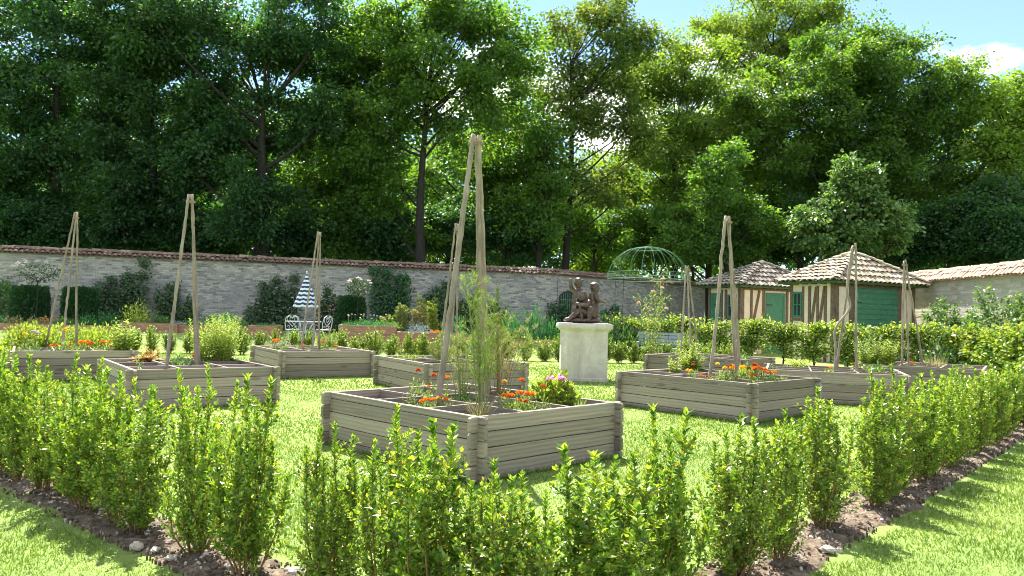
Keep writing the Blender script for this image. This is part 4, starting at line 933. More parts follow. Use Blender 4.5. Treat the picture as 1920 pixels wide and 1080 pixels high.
# ------------------------------------------------------------------ hornbeam hedge plants in front of the sheds
def hornbeam(seed, wdt=1.15, h=1.4):
    st_ = random.Random(seed); tm = MB(); mb = MB(); P = []; D = []
    tube(tm, [(0, 0, -.05), (.03, .01, .35), (-.02, 0, .9), (.02, 0, h * .9)], [.03, .026, .02, .008], 6)
    for k in range(16):
        z = st_.uniform(.28, h * .9); sgn = 1 if k % 2 else -1; e = np.array([sgn * st_.uniform(.25, 1) * wdt * .5, st_.gauss(0, .13), z + st_.uniform(.02, .28)]); path = bez([0, 0, z], [e[0] * .5, e[1] * .5, z + .02], e, 5); tube(tm, path, np.linspace(.012, .004, 5), 4, cap=False)
        for i in range(105):
            t = st_.random(); p = path[min(4, int(t * 5))] + rng.normal(0, .1, 3) * [1, .95, 1]; P.append(p); D.append(np.array([sgn * st_.uniform(-.3, 1), st_.gauss(0, .6), st_.uniform(-.5, .8)]))
    for i in range(260): P.append(np.array([st_.gauss(0, wdt * .3), st_.gauss(0, .15), h * st_.uniform(.8, 1.04)])); D.append(rdir(1)[0] + [0, 0, .4])
    L = .11 * rng.uniform(.6, 1.3, len(P)); leafset(mb, P, D, rdir(len(P)) * .75 + [0, -.2, .7], L, L * .62, .08)
    return [('trunk', tm.mesh('trunk', 'bark', True)), ('foliage', mb.mesh('foliage', 'hornbeam'))]
HB = [hornbeam(40 + i) for i in range(4)]
hpts = [at_z(1166, 672, 0), at_z(1476, 683, 0), at_z(1790, 703, 0), at_z(1905, 722, 0), at_z(1985, 736, 0)]
hx = np.array([p[0] for p in hpts]); hy = np.array([p[1] for p in hpts]); d_ = np.concatenate([[0], np.cumsum(np.hypot(np.diff(hx), np.diff(hy)))])
k = 0; s = 0.2; gap0 = None
while s < d_[-1]:
    x, y = np.interp(s, d_, hx), np.interp(s, d_, hy); j = max(0, min(len(hx) - 2, int(np.searchsorted(d_, s)) - 1)); an = math.atan2(hy[j + 1] - hy[j], hx[j + 1] - hx[j])
    ppx = 960 + x / y * FPX
    if not (1757 < ppx < 1790):
        put('hornbeam', HB[k % 4], f"leafy hornbeam hedge plant, {ordinal(k)} along the row from the statue side", 'hedge plant', (x, y, 0), 'hornbeam plants of the hedge', (1.12, 1.1, random.uniform(.95, 1.06)), an + (math.pi if k % 3 == 0 else 0)); k += 1
    s += 1.08

# ------------------------------------------------------------------ walls
WTOP = 4.0
def wall(name, label, a, b, z0, z1, mat, tile, th=.5, tiles=True, over=.15, rise=.26, pitch=.2, uvs=1.0):
    """masonry wall from a to b (its visible face on the line a-b) with a two slope tile coping"""
    a, b = np.array(a, float), np.array(b, float); L = np.linalg.norm(b - a); ang = math.atan2(b[1] - a[1], b[0] - a[0])
    root = thing(name, label, 'wall', (a[0], a[1], 0), ang)
    m = MB(); n = max(2, int(L / .6))
    xs = np.linspace(0, L, n + 1); zs = np.linspace(z0, z1, 8)
    X, Z = np.meshgrid(xs, zs, indexing='ij'); Y = .025 * np.array([[noise.noise((x * .8, z * 1.1, 3)) for z in zs] for x in xs])
    V = np.stack([X, Y, Z], -1).reshape(-1, 3); nz_ = len(zs); i, j = np.meshgrid(range(n), range(nz_ - 1), indexing='ij'); q = (i * nz_ + j).ravel()
    m.add(V, np.stack([q, q + nz_, q + nz_ + 1, q + 1], 1), 0, V[:, [0, 2]] * uvs)
    bk = [(0, th, z0), (L, th, z0), (L, th, z1), (0, th, z1), (0, .03, z0), (L, .03, z0), (L, .03, z1), (0, .03, z1)]
    m.add(bk, [(1, 0, 3, 2), (0, 4, 7, 3), (5, 1, 2, 6), (7, 6, 2, 3)], 0, [(x + y_, z) for x, y_, z in bk]); m.obj('masonry', mat, root)
    t = MB(); yr = th / 2
    core = [(0, -over * .8, z1), (L, -over * .8, z1), (L, yr, z1 + rise - .05), (0, yr, z1 + rise - .05), (0, th + over * .8, z1), (L, th + over * .8, z1)]
    t.add(core, [(0, 1, 2, 3), (3, 2, 5, 4), (1, 0, 4, 5), (0, 3, 4), (1, 5, 2)])
    nt_ = int(L / pitch); sl = math.hypot(yr + over, rise); rows = 2
    for side in (-1, 1):
        for r_ in range(rows):
            for k_ in range(nt_):
                xc = (k_ + .5) * pitch + random.gauss(0, .008); t0 = r_ / rows - .06; t1 = (r_ + 1) / rows + .03; w_ = pitch * .5
                pts = []
                dzz = random.gauss(0, .012); tws = random.gauss(0, .02)
                for tt, rad in ((t0, w_), (t1, w_ * .8)):
                    yy = (-over + (yr + over) * tt); zc = z1 + rise * tt - .0 + (.03 if tt == t0 else 0) + dzz
                    if side == 1: yy = th - yy
                    for q in range(6):
                        a_ = math.pi * q / 5; pts.append((xc + rad * math.cos(a_) + tws * (tt - t0), yy, zc + rad * .75 * math.sin(a_)))
                t.add(pts, [(q, q + 1, 7 + q, 6 + q) for q in range(5)])
    for k_ in range(int(L / .38)):   # ridge tiles
        x0 = k_ * .38 - .02; pts = []; dz_ = random.gauss(0, .012)
        for xx, rad in ((x0, .12), (x0 + .42, .105)):
            for q in range(6): a_ = math.pi * q / 5; pts.append((xx, yr + rad * math.cos(a_), z1 + rise - .03 + rad * math.sin(a_) + dz_))
        t.add(pts, [(q, q + 1, 7 + q, 6 + q) for q in range(5)])
    t.obj('tile_coping', tile, root, False)
    return root, L
def wall_end(px, py, ztop): # point where the coping line at pixel stands at ztop
    d = ray(px, py); t = (ztop - EYE) / d[2]; return np.array([d[0] * t, d[1] * t])
A = wall_end(0, 458, 3.9); B = wall_end(1046, 503, 3.9); Aext = A + (A - B) * .35
w1, _ = wall('stone_wall', 'long grey rubble wall with red tile coping behind the parasol', Aext, B, .2, 3.56, 'masonry', 'tile_red')
Cc = wall_end(1318, 528, 3.9); Cend = B + (Cc - B) * 1.02
w2, _ = wall('stone_wall', 'shaded rubble wall with an arched gate behind the wire dome', B + np.array([.02, .02]), Cend, 0, 3.55, 'masonry', 'tile_red')
# arched gate in the second wall; a solid dark panel stands for the shaded opening
gate_shade_panel = MB(); gw, gh_, gsp = 1.5, 2.75, .35; z0 = .3
pts = [(.12, z0), (.12 + gw, z0)] + [(.12 + gw / 2 + gw / 2 * math.cos(a), gh_ - gsp + gsp * math.sin(a)) for a in np.linspace(0, math.pi, 11)]
n = len(pts); V = [(x, -.03, z) for x, z in pts] + [(x, .04, z) for x, z in pts]
gate_shade_panel.add(V, [tuple(range(n)), tuple(range(2 * n - 1, n - 1, -1))] + [(i, (i + 1) % n, n + (i + 1) % n, n + i) for i in range(n)])
gt = gate_shade_panel.obj('gate', 'dark_metal', w2); m = MB()
for x in np.linspace(.2, .12 + gw - .08, 9): zt = gh_ - gsp + gsp * math.sqrt(max(0, 1 - ((x - .12 - gw / 2) / (gw / 2)) ** 2)); box(m, (x - .012, -.075, z0 + .02), (x + .012, -.05, zt - .03))
for z in (.6, 1.5, 2.3): box(m, (.16, -.052, z), (.12 + gw - .04, -.034, z + .05))
m.obj('bars', 'green_metal', gt); m = MB()
for (p, q) in zip(pts[1:-1] + [pts[-1]], pts[2:] + [(.12, z0)]):
    tube(m, [(p[0], -.04, p[1]), (q[0], -.04, q[1])], .035, 6)
m.obj('frame', 'dark_metal', gt)
# right wall
WX = 17.0
wr, Lr = wall('stone_wall', 'pale plastered wall with pinkish tile coping at the right', (WX, 33.0), (WX, 10.0), 0, 3.25, 'plaster_wall', 'tile_pink', pitch=.2, rise=.45, over=.2)
for z in (2.75, 2.1, 1.5):
    m = MB(); tube(m, [(.3, -.06, z), (11, -.07, z - .015), (22.5, -.06, z)], .006, 5); m.obj('training_wire', 'white_metal', wr)

# ------------------------------------------------------------------ timber framed sheds
def tile_roof(root, poly_eave, apex, tile, z_e, thick=.09, pitch=.27, rowl=.36, hip=True):
    """hipped roof: planes from eave corners (list of xy) to the apex, barrel tiles on each"""
    tm = MB(); n = len(poly_eave); apex = np.array(apex, float)
    deck = MB(); E = [np.array([*p, z_e]) for p in poly_eave]
    deck.add([*E, apex - [0, 0, .03]], [(i, (i + 1) % n, n) for i in range(n)] + [tuple(range(n - 1, -1, -1))])
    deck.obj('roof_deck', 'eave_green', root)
    for i in range(n):
        a, b = E[i], E[(i + 1) % n]; ex = nrm(b - a); Lx = np.linalg.norm(b - a); mid = a + ex * np.dot(apex - a, ex); up = nrm(apex - mid); Ly = np.linalg.norm(apex - mid); nn = nrm(np.cross(ex, up)); xa = np.dot(apex - a, ex)
        if nn[2] < 0: nn = -nn
        for r in range(int(Ly / rowl) + 1):
            y0 = r * rowl - .07; ym = y0 + rowl * .5; f = max(0, ym) / Ly
            if f > .97: continue
            x0, x1 = xa * f, Lx - (Lx - xa) * f
            for k in range(int(Lx / pitch) + 1):
                xc = (k + .5) * pitch + random.gauss(0, .008)
                if not (x0 - .02 < xc < x1 + .02): continue
                V = []; tw = random.gauss(0, .012); dz = random.gauss(0, .006)
                for yy, rad, lift in ((y0, pitch * .5, .045), (y0 + rowl * 1.18, pitch * .4, .005)):
                    for q in range(6):
                        an = math.pi * q / 5; V.append(a + ex * (xc + rad * math.cos(an) + (tw if yy > y0 else 0)) + up * yy + nn * (lift + dz + rad * .72 * math.sin(an)))
                V += [v - nn * .014 for v in V[:6]]
                tm.add(V, [(q, q + 1, 7 + q, 6 + q) for q in range(5)] + [(q + 1, q, 12 + q, 13 + q) for q in range(5)])
        # hip tiles
        d = apex - a; L = np.linalg.norm(d); d = d / L; s_ = nrm(np.cross(d, [0, 0, 1])); u_ = np.cross(s_, d)
        for k in range(int(L / .36)):
            V = []; dz = random.gauss(0, .008)
            for yy, rad in ((k * .36 - .05, .15), (k * .36 + .37, .125)):
                for q in range(6): an = math.pi * q / 5; V.append(a + d * yy + s_ * rad * math.cos(an) + u_ * (rad * .8 * math.sin(an) + .05 + dz + (.03 if rad > .14 else 0)))
            tm.add(V, [(q, q + 1, 7 + q, 6 + q) for q in range(5)])
    sphere(tm, apex + [0, 0, .05], (.16, .16, .12), 0, 8, 5)
    tm.obj('roof_tiles', tile, root)
def shed(name, label, corner, ang, wl, wr_, z_eave, apex_z, tile, feats, over=.38, win_l=(), eave=True):
    """corner = near corner of the eaves; right face runs along ang, left face along ang+90"""
    root = thing(name, label, 'shed', (corner[0], corner[1], 0), ang)
    o = over; zt = z_eave - .06      # wall top
    m = MB(); box(m, (o, o, 0), (wr_ - o, wl - o, zt)); m.obj('walls', 'render', root)
    tile_roof(root, [(0, 0), (wr_, 0), (wr_, wl), (0, wl)], (wr_ / 2, wl / 2, apex_z), tile, z_eave)
    # green eave board and rafter tails
    m = MB(); h0 = z_eave - .09
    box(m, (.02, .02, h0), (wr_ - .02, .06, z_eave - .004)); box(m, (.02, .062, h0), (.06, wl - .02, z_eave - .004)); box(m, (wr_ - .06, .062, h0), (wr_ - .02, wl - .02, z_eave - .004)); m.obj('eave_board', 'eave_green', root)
    m = MB()
    for x in np.arange(.3, wr_ - .2, .45): box(m, (x, .062, h0 - .02), (x + .08, o - .012, z_eave - .02))
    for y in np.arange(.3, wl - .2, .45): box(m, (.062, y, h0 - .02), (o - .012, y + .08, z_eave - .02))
    m.obj('rafters', 'eave_green', root)
    pr = .035
    def tr(face, pts):      # face coordinates (s along the face from the corner, z, depth outwards)
        P = np.array(pts, float)
        return np.stack([o + P[:, 0], o - P[:, 2], P[:, 1]], 1) if face == 'r' else np.stack([o - P[:, 2], o + P[:, 0], P[:, 1]], 1)
    def beam(face, s0, z0, s1, z1, w_, d=pr):
        v = np.array([s1 - s0, z1 - z0]); v = v / np.linalg.norm(v); q = np.array([-v[1], v[0]]) * w_ / 2; a_ = np.array([s0, z0]); b_ = np.array([s1, z1])
        c4 = [a_ - q, b_ - q, b_ + q, a_ + q]; pts = [(c[0], c[1], -.002) for c in c4] + [(c[0], c[1], d) for c in c4]
        mm = MB(); mm.add(tr(face, pts), [(3, 2, 1, 0), (4, 5, 6, 7), (0, 1, 5, 4), (1, 2, 6, 5), (2, 3, 7, 6), (3, 0, 4, 7)]); mm.obj('beam', 'timber', root)
    def panel(face, s0, z0, s1, z1, d0, d1, mat, nm, parent=None):
        pts = [(s0, z0, d0), (s1, z0, d0), (s1, z1, d0), (s0, z1, d0), (s0, z0, d1), (s1, z0, d1), (s1, z1, d1), (s0, z1, d1)]
        mm = MB(); mm.add(tr(face, pts), [(3, 2, 1, 0), (4, 5, 6, 7), (0, 1, 5, 4), (1, 2, 6, 5), (2, 3, 7, 6), (3, 0, 4, 7)]); return mm.obj(nm, mat, parent or root)
    for f in feats:
        k_ = f[0]
        if k_ == 'beam': beam(*f[1:])
        elif k_ == 'door':
            _, face, s0, s1, z1, planks = f; dr = panel(face, s0, .02, s1, z1, -.002, .03, 'green_paint', 'door')
            npl = planks; mm = MB()
            if npl > 0:
                for q in range(npl):
                    z = .02 + (z1 - .02) * (q + .5) / npl; pts = [(s0 + .01, z - .085, .0302), (s1 - .01, z - .085, .0302), (s1 - .01, z + .075, .0302), (s0 + .01, z + .075, .0302), (s0 + .01, z - .085, .05), (s1 - .01, z - .085, .05), (s1 - .01, z + .075, .05), (s0 + .01, z + .075, .05)]
                    mm.add(tr(face, pts), [(3, 2, 1, 0), (4, 5, 6, 7), (0, 1, 5, 4), (1, 2, 6, 5), (2, 3, 7, 6), (3, 0, 4, 7)])
            else:
                for (p0, p1, q0, q1) in ((s0, .02, s1, .14), (s0, z1 - .14, s1, z1), (s0, .142, s0 + .14, z1 - .142), (s1 - .14, .142, s1, z1 - .142)):
                    pts = [(p0, p1, .0302), (q0, p1, .0302), (q0, q1, .0302), (p0, q1, .0302), (p0, p1, .05), (q0, p1, .05), (q0, q1, .05), (p0, q1, .05)]
                    mm.add(tr(face, pts), [(3, 2, 1, 0), (4, 5, 6, 7), (0, 1, 5, 4), (1, 2, 6, 5), (2, 3, 7, 6), (3, 0, 4, 7)])
            mm.obj('battens', 'green_paint', dr)
            mm = MB()
            for z in (z1 * .22, z1 * .8):
                pts = [(s0 + .02, z - .03, .0505), (s0 + .42, z - .018, .0505), (s0 + .42, z + .018, .0505), (s0 + .02, z + .03, .0505), (s0 + .02, z - .03, .06), (s0 + .42, z - .018, .06), (s0 + .42, z + .018, .06), (s0 + .02, z + .03, .06)]
                mm.add(tr(face, pts), [(3, 2, 1, 0), (4, 5, 6, 7), (0, 1, 5, 4), (1, 2, 6, 5), (2, 3, 7, 6), (3, 0, 4, 7)])
            mm.obj('hinges', 'dark_metal', dr)
        elif k_ == 'window':
            _, face, s0, s1, z0, z1 = f; wn = panel(face, s0, z0, s1, z1, -.002, .012, 'glass', 'window'); fr = .07
            mm = MB(); sm = (s0 + s1) / 2; zm = (z0 + z1) / 2
            for (p0, p1, q0, q1) in ((s0 - fr, z0 - fr, s1 + fr, z0), (s0 - fr, z1, s1 + fr, z1 + fr), (s0 - fr, z0, s0, z1), (s1, z0, s1 + fr, z1), (sm - .025, z0 + .001, sm + .025, z1 - .001), (s0 + .001, zm - .02, sm - .026, zm + .02), (sm + .026, zm - .02, s1 - .001, zm + .02)):
                pts = [(p0, p1, -.001), (q0, p1, -.001), (q0, q1, -.001), (p0, q1, -.001), (p0, p1, .045), (q0, p1, .045), (q0, q1, .045), (p0, q1, .045)]
                mm.add(tr(face, pts), [(3, 2, 1, 0), (4, 5, 6, 7), (0, 1, 5, 4), (1, 2, 6, 5), (2, 3, 7, 6), (3, 0, 4, 7)])
            mm.obj('frame', 'green_paint', wn)
    return root
# right shed
ZE = 3.08
def eave_pt(px, py): d = ray(px, py); t = (ZE - EYE) / d[2]; return np.array([d[0] * t, d[1] * t])
c1 = np.array([12.05, 28.0]); zt = ZE - .06
wl1, wr1 = 2.9, 5.4; L1 = wl1 - .76; R1 = wr1 - .76
F1 = [('beam', 'l', .09, 0, .09, zt, .18), ('beam', 'r', .09, 0, .09, zt, .17), ('beam', 'l', L1 * .2, .0, L1 * .2, zt - .12, .12), ('beam', 'l', L1 * .36, 1.0, L1 * .22, zt - .14, .11), ('beam', 'l', L1 * .37, 0, L1 * .37, zt - .12, .09, .04), ('beam', 'l', L1 * .4, zt - .14, L1 * .54, .9, .11, .036), ('beam', 'l', L1 * .55, 0, L1 * .55, zt - .12, .12, .038), ('beam', 'l', L1 * .7, 0, L1 * .7, zt - .12, .09), ('window', 'l', L1 * .76, L1 * .9, 1.75, 2.62), ('beam', 'l', L1 - .06, 0, L1 - .06, zt, .13), ('beam', 'l', L1 * .72, 1.6, L1 - .13, 1.6, .12),
      ('beam', 'r', .2, zt - .07, R1 - .02, zt - .07, .13, .03), ('beam', 'r', .88, 0, .88, zt - .14, .22), ('door', 'r', 1.02, 3.55, zt - .145, 14), ('beam', 'r', 3.68, 0, 3.68, zt - .14, .22), ('beam', 'r', R1 - .09, 0, R1 - .09, zt - .001, .17)]
shed('garden_shed', 'timber-framed shed with pale pantile hipped roof and wide green door', c1, R(27), wl1, wr1, ZE, 4.3, 'tile_pale', F1)
c2 = np.array([10.2, 33.6]); wl2, wr2 = 2.9, 5.4; L2 = wl2 - .76; R2 = wr2 - .76
F2 = [('beam', 'l', .09, 0, .09, zt, .17), ('beam', 'r', .09, 0, .09, zt, .16), ('window', 'l', .35, .75, 1.7, 2.6), ('beam', 'l', .95, 0, .95, zt - .12, .15), ('beam', 'l', .25, 1.55, .85, 1.55, .14), ('door', 'l', 1.3, L2 - .2, 2.75, 0), ('beam', 'l', L2 - .08, 0, L2 - .08, zt, .15), ('beam', 'l', 1.2, 0, 1.2, zt - .12, .1),
      ('beam', 'r', .62, 0, .62, zt - .12, .13), ('beam', 'r', .7, 1.2, 1.1, zt - .14, .13, .034), ('beam', 'r', 1.37, 0, 1.37, zt - .12, .14, .038), ('door', 'r', 1.5, 2.72, 2.8, 0), ('beam', 'r', 2.86, 0, 2.86, zt - .12, .14), ('beam', 'r', .2, zt - .07, R2 - .02, zt - .07, .12, .03), ('beam', 'r', R2 - .08, 0, R2 - .08, zt - .001, .15)]
s2 = shed('garden_shed', 'smaller timber-framed shed with grey hipped roof and two green doors', c2, R(27), wl2, wr2, ZE, 4.25, 'tile_grey', F2)
m = MB(); tube(m, [(1.1, 1.9, 3.6), (1.1, 1.9, 4.5)], .05, 8); tube(m, [(1.1, 1.9, 4.47), (1.1, 1.9, 4.53)], .075, 8); m.obj('flue_pipe', 'dark_metal', s2)

# ------------------------------------------------------------------ wire dome
dc = at_y(1214, 525, 24.6); dz = dc[2]; Rd = 75 / FPX * 24.6; Hd = at_y(1214, 463, 24.6)[2] - dz
dome = thing('rose_arbour', 'green iron wire dome arbour with scrolled rim above the roses', 'arbour', (dc[0], 24.6, 0))
NR = 20
for k in range(NR):
    a = 2 * math.pi * k / NR; m = MB(); tt = np.linspace(0, math.pi / 2 * .96, 12)
    tube(m, [(Rd * math.cos(t) ** .9 * math.cos(a), Rd * math.cos(t) ** .9 * math.sin(a), dz + Hd * math.sin(t)) for t in tt], .006, 5, cap=False); m.obj('rib', 'green_metal', dome)
def ring(mb, r, z, w=.013): an = np.linspace(0, 2 * math.pi, 41); tube(mb, np.stack([r * np.cos(an), r * np.sin(an), np.full(41, z)], 1), w, 5, cap=False)
m = MB(); ring(m, Rd, dz, .012); ring(m, Rd, dz + .22, .008); ring(m, Rd * .4, dz + Hd * .93); ring(m, Rd * .09, dz + Hd, .016); m.obj('hoops', 'green_metal', dome)
m = MB()
for k in range(32):
    a = 2 * math.pi * k / 32; th = np.linspace(0, 4.2, 14); rr_ = .09 * (1 - th / 5.2)
    tube(m, [(Rd * math.cos(a + (q * math.cos(t)) / Rd), Rd * math.sin(a + (q * math.cos(t)) / Rd), dz + .11 + q * math.sin(t)) for q, t in zip(rr_, th * 1.6)], .0065, 4, cap=False)
m.obj('scrollwork', 'green_metal', dome)
for k in range(4):
    a = math.pi / 4 + k * math.pi / 2; m = MB(); tube(m, [(Rd * math.cos(a), Rd * math.sin(a), -.05), (Rd * math.cos(a), Rd * math.sin(a), dz)], .009, 6); m.obj('leg', 'dark_metal', dome)

# ------------------------------------------------------------------ bench
p = at_y(1238, 640, 26.2)
bench = thing('garden_bench', 'grey-blue slatted garden bench half hidden by the back shrubs', 'bench', (p[0], 26.2, 0), R(-14))
m = MB()
for k in range(4): box(m, (-.8, -.22 + k * .12, .44), (.8, -.12 + k * .12, .468))
m.obj('seat', 'bench_paint', bench); m = MB()
for k in range(4): box(m, (-.8, .30 + k * .018, .56 + k * .115), (.8, .325 + k * .018, .65 + k * .115))
m.obj('backrest', 'bench_paint', bench)
for sx_ in (-.76, .76):
    m = MB(); tube(m, [(sx_, -.2, 0), (sx_, -.21, .63)], .022, 6); m.obj('leg', 'bench_paint', bench); m = MB(); tube(m, [(sx_, .33, 0), (sx_, .3, .45), (sx_, .39, 1.02)], .022, 6); m.obj('leg', 'bench_paint', bench)
    m = MB(); box(m, (sx_ - .035, -.26, .632), (sx_ + .035, .33, .662)); m.obj('armrest', 'bench_paint', bench)

# ------------------------------------------------------------------ parasol, table and chairs
PZ = .5; pc = at_z(570, 634, PZ); PX, PY = pc[0], pc[1]; gzp = float(gz(PX, PY)); 
par = thing('parasol', 'half-closed navy and white striped parasol by the stone wall', 'parasol', (PX + .02, PY, gzp))
def pz(py): return at_y(575, py, PY)[2] - gzp
m = MB(); tube(m, [(0, 0, 0), (0, 0, pz(510))], .02, 8); sphere(m, (0, 0, pz(510)), .03); m.obj('pole', 'white_metal', par)
m = MB(); box(m, (-.22, -.22, 0), (.22, .22, .06), bev=.05); tube(m, [(0, 0, .06), (0, 0, .3)], .035, 8); m.obj('base', 'dark_metal', par)
m = MB(); zt_, zb_ = pz(514), pz(575); NS, NV = 64, 18; V = []; U = []; Rb = 24 / FPX * PY
for i in range(NV + 1):
    t = i / NV
    for j in range(NS):
        a = 2 * math.pi * j / NS; r_ = Rb * (.04 + .96 * t ** 1.12); fold = 1 - .16 * t * (1 - abs(math.cos(a * 4))) ; drop = .06 * t * abs(math.sin(a * 4)) ** .8 + (.05 * t * t)
        V.append((r_ * fold * math.cos(a), r_ * fold * math.sin(a), zt_ + (zb_ - zt_) * t - drop * .7 + .03 * t)); U.append((j / NS, t * .999 + .01))
m.add(V, [(i * NS + j, i * NS + (j + 1) % NS, (i + 1) * NS + (j + 1) % NS, (i + 1) * NS + j) for i in range(NV) for j in range(NS)], 0, U); cn_ = m.obj('canopy', 'stripe', par, True)
sm = cn_.modifiers.new('thick', 'SOLIDIFY'); sm.thickness = .006
tz = at_y(570, 592, PY)[2] - gzp
tz = .72
tab = thing('garden_table', 'round white wire table under the striped parasol', 'table', (PX - .02, PY - .06, gzp), 0)
m = MB(); an = np.linspace(0, 2 * math.pi, 33); ro = .58
tube(m, np.stack([ro * np.cos(an), ro * np.sin(an), np.full(33, tz)], 1), .014, 6, cap=False)
for q in np.linspace(-.9, .9, 15): hl = ro * math.sqrt(1 - q * q); tube(m, [(q * ro, -hl, tz), (q * ro, hl, tz)], .006, 4, cap=False)
for r_ in (.2, .4): tube(m, np.stack([r_ * np.cos(an), r_ * np.sin(an), np.full(33, tz)], 1), .006, 4, cap=False)
m.obj('tabletop', 'white_metal', tab)
for k in range(4): a = .6 + k * math.pi / 2; m = MB(); tube(m, bez((.42 * math.cos(a), .42 * math.sin(a), tz - .01), (.02 * math.cos(a), .02 * math.sin(a), .4), (.4 * math.cos(a), .4 * math.sin(a), 0), 9), .013, 6); m.obj('leg', 'white_metal', tab)
m = MB(); tube(m, np.stack([.2 * np.cos(an), .2 * np.sin(an), np.full(33, .36)], 1), .009, 5, cap=False); m.obj('leg_ring', 'white_metal', tab)
def heart(mb, w_, h_, y, z0, r=.009, lean=.12):
    t = np.linspace(0, 2 * math.pi, 29); x = 16 * np.sin(t) ** 3 / 16 * w_ / 2; z = (13 * np.cos(t) - 5 * np.cos(2 * t) - 2 * np.cos(3 * t) - np.cos(4 * t)); z = (z - z.min()) / (z.max() - z.min()) * h_ + z0
    tube(mb, np.stack([x, y + (z - .45) * lean, z], 1), r, 5, cap=False)
def wire_chair(label, x, y, rz):
    c = thing('wire_chair', label, 'chair', (x, y, gzp), rz, 'white wire chairs by the parasol')
    m = MB(); an = np.linspace(0, 2 * math.pi, 25); tube(m, np.stack([.22 * np.cos(an), .2 * np.sin(an), np.full(25, .45)], 1), .013, 5, cap=False)
    for q in np.linspace(-.85, .85, 9): tube(m, [(.22 * q, -.2 * math.sqrt(1 - q * q), .45), (.22 * q, .2 * math.sqrt(1 - q * q), .45)], .006, 4, cap=False)
    m.obj('seat', 'white_metal', c)
    m = MB(); bow = [(-.21, .17, .45), (-.235, .2, .68), (-.2, .235, .86), (-.1, .25, .925), (0, .253, .94), (.1, .25, .925), (.2, .235, .86), (.235, .2, .68), (.21, .17, .45)]; tube(m, bow, .014, 6)
    heart(m, .34, .36, .17, .54); heart(m, .16, .18, .17, .68, .007)
    for s_ in (-1, 1):
        th = np.linspace(0, 5, 16); rr_ = .055 * (1 - th / 6.5); tube(m, [(s_ * (.11 + q * math.cos(t)), .18, .54 + q * math.sin(t)) for q, t in zip(rr_, th)], .007, 4, cap=False)
    m.obj('backrest', 'white_metal', c)
    for sx_, sy_ in ((-1, -1), (1, -1), (-1, 1), (1, 1)):
        m = MB(); tube(m, bez((sx_ * .17, sy_ * .15, .45), (sx_ * .15, sy_ * .13, .2), (sx_ * .23, sy_ * .22, 0), 6), .013, 5); m.obj('leg', 'white_metal', c)
    m = MB()
    for s_ in (-1, 1):
        th = np.linspace(0, 5, 14); rr_ = .08 * (1 - th / 6.5); tube(m, [(s_ * (.1 + q * math.cos(t)), -.16, .33 + q * math.sin(t)) for q, t in zip(rr_, th)], .007, 4, cap=False)
    tube(m, [(-.2, -.18, .12), (.2, .18, .16)], .008, 4, cap=False); m.obj('scrollwork', 'white_metal', c)
wire_chair('white heart-back wire chair left of the parasol pole', PX - .42 + .2, PY - .62 + .05, R(186)); wire_chair('white heart-back wire chair right of the parasol pole, seen half sideways', PX + .66, PY - .12, R(-118))

# ------------------------------------------------------------------ beds, topiary, climbers along the back wall
def bed(label, x0, y0, x1, y1, z0, z1, dep, group='terracotta raised beds along the back wall'):
    a = np.array([x0, y0]); b = np.array([x1, y1]); L = np.linalg.norm(b - a); root = thing('raised_bed', label, 'raised bed', (x0, y0, 0), math.atan2(y1 - y0, x1 - x0), group)
    def slab(nm, lo, hi, mat):
        m = MB(); V = [(x, y, z) for z in (lo[2], hi[2]) for x, y in ((lo[0], lo[1]), (hi[0], lo[1]), (hi[0], hi[1]), (lo[0], hi[1]))]
        U = [(x + y, z) for x, y, z in V]; m.add(V, [(3, 2, 1, 0), (4, 5, 6, 7), (0, 1, 5, 4), (1, 2, 6, 5), (2, 3, 7, 6), (3, 0, 4, 7)], 0, U); m.obj(nm, mat, root)
    slab('front_panel', (0, 0, z0), (L, .1, z1), 'brick'); slab('back_panel', (0, dep - .1, z0), (L, dep, z1), 'brick'); slab('side_panel', (0, .101, z0), (.1, dep - .101, z1), 'brick'); slab('side_panel', (L - .1, .101, z0), (L, dep - .101, z1), 'brick')
    slab('soil', (.101, .101, z0), (L - .101, dep - .101, z1 - .08), 'dark_soil')
    return a, (b - a) / L, L
def bpos(px, y): return at_y(px, 600, y)[0]
BEDS = {}
def mkbed(key, label, px0, px1, y, z0, z1, dep):
    xm = bpos((px0 + px1) / 2, y); f = lambda px: bpos(px, y); x0, x1 = f(px0), f(px1); sl = .12
    mkbed.data[key] = (x0, y + sl * (x0 - xm), x1, y + sl * (x1 - xm), z1, dep); bed(label, *mkbed.data[key][:4], z0, z1, dep)
mkbed.data = {}
mkbed('a', 'long low terracotta bed at the left behind the far left planter', -60, 222, 26.6, 0.05, .72, 1.3)
mkbed('b', 'terracotta bed with bushy lime plant, second along the wall', 226, 330, 27.2, .1, .85, 1.2)
mkbed('c', 'terracotta bed right behind the chive planter under green plants', 336, 462, 27.6, .1, .78, 1.2)
mkbed('d', 'small two-tone terracotta bed left of the white chairs', 466, 520, 26.4, .1, .88, 1.1)
mkbed('e', 'terracotta bed with low flowers right of the white chairs', 636, 742, 26.2, .1, .98, 1.2)
mkbed('f', 'lower terracotta bed behind the round blue-grey plant', 746, 870, 25.8, .05, .80, 1.1)
mkbed('g', 'terracotta bed just left of the pedestal behind the back shrubs', 876, 1044, 26.6, .1, .62, 1.2)
CL = {'emerald': mound(.42, .42, 520, .09, 'emerald', .35, .7, .6), 'green': mound(.4, .4, 520, .08, 'green', .4, .6, .6), 'blue': mound(.42, .3, 620, .06, 'blue', .3, .5, .7), 'lime': mound(.5, .55, 760, .07, 'lime', .35, .7, .6), 'straw': mound(.4, .28, 420, .06, 'straw', .35, .7, .6), 'herb': mound(.35, .3, 420, .06, 'herb', .4, .6, .6), 'climber': mound(.42, .5, 520, .09, 'climber', .5, .4, .6)}
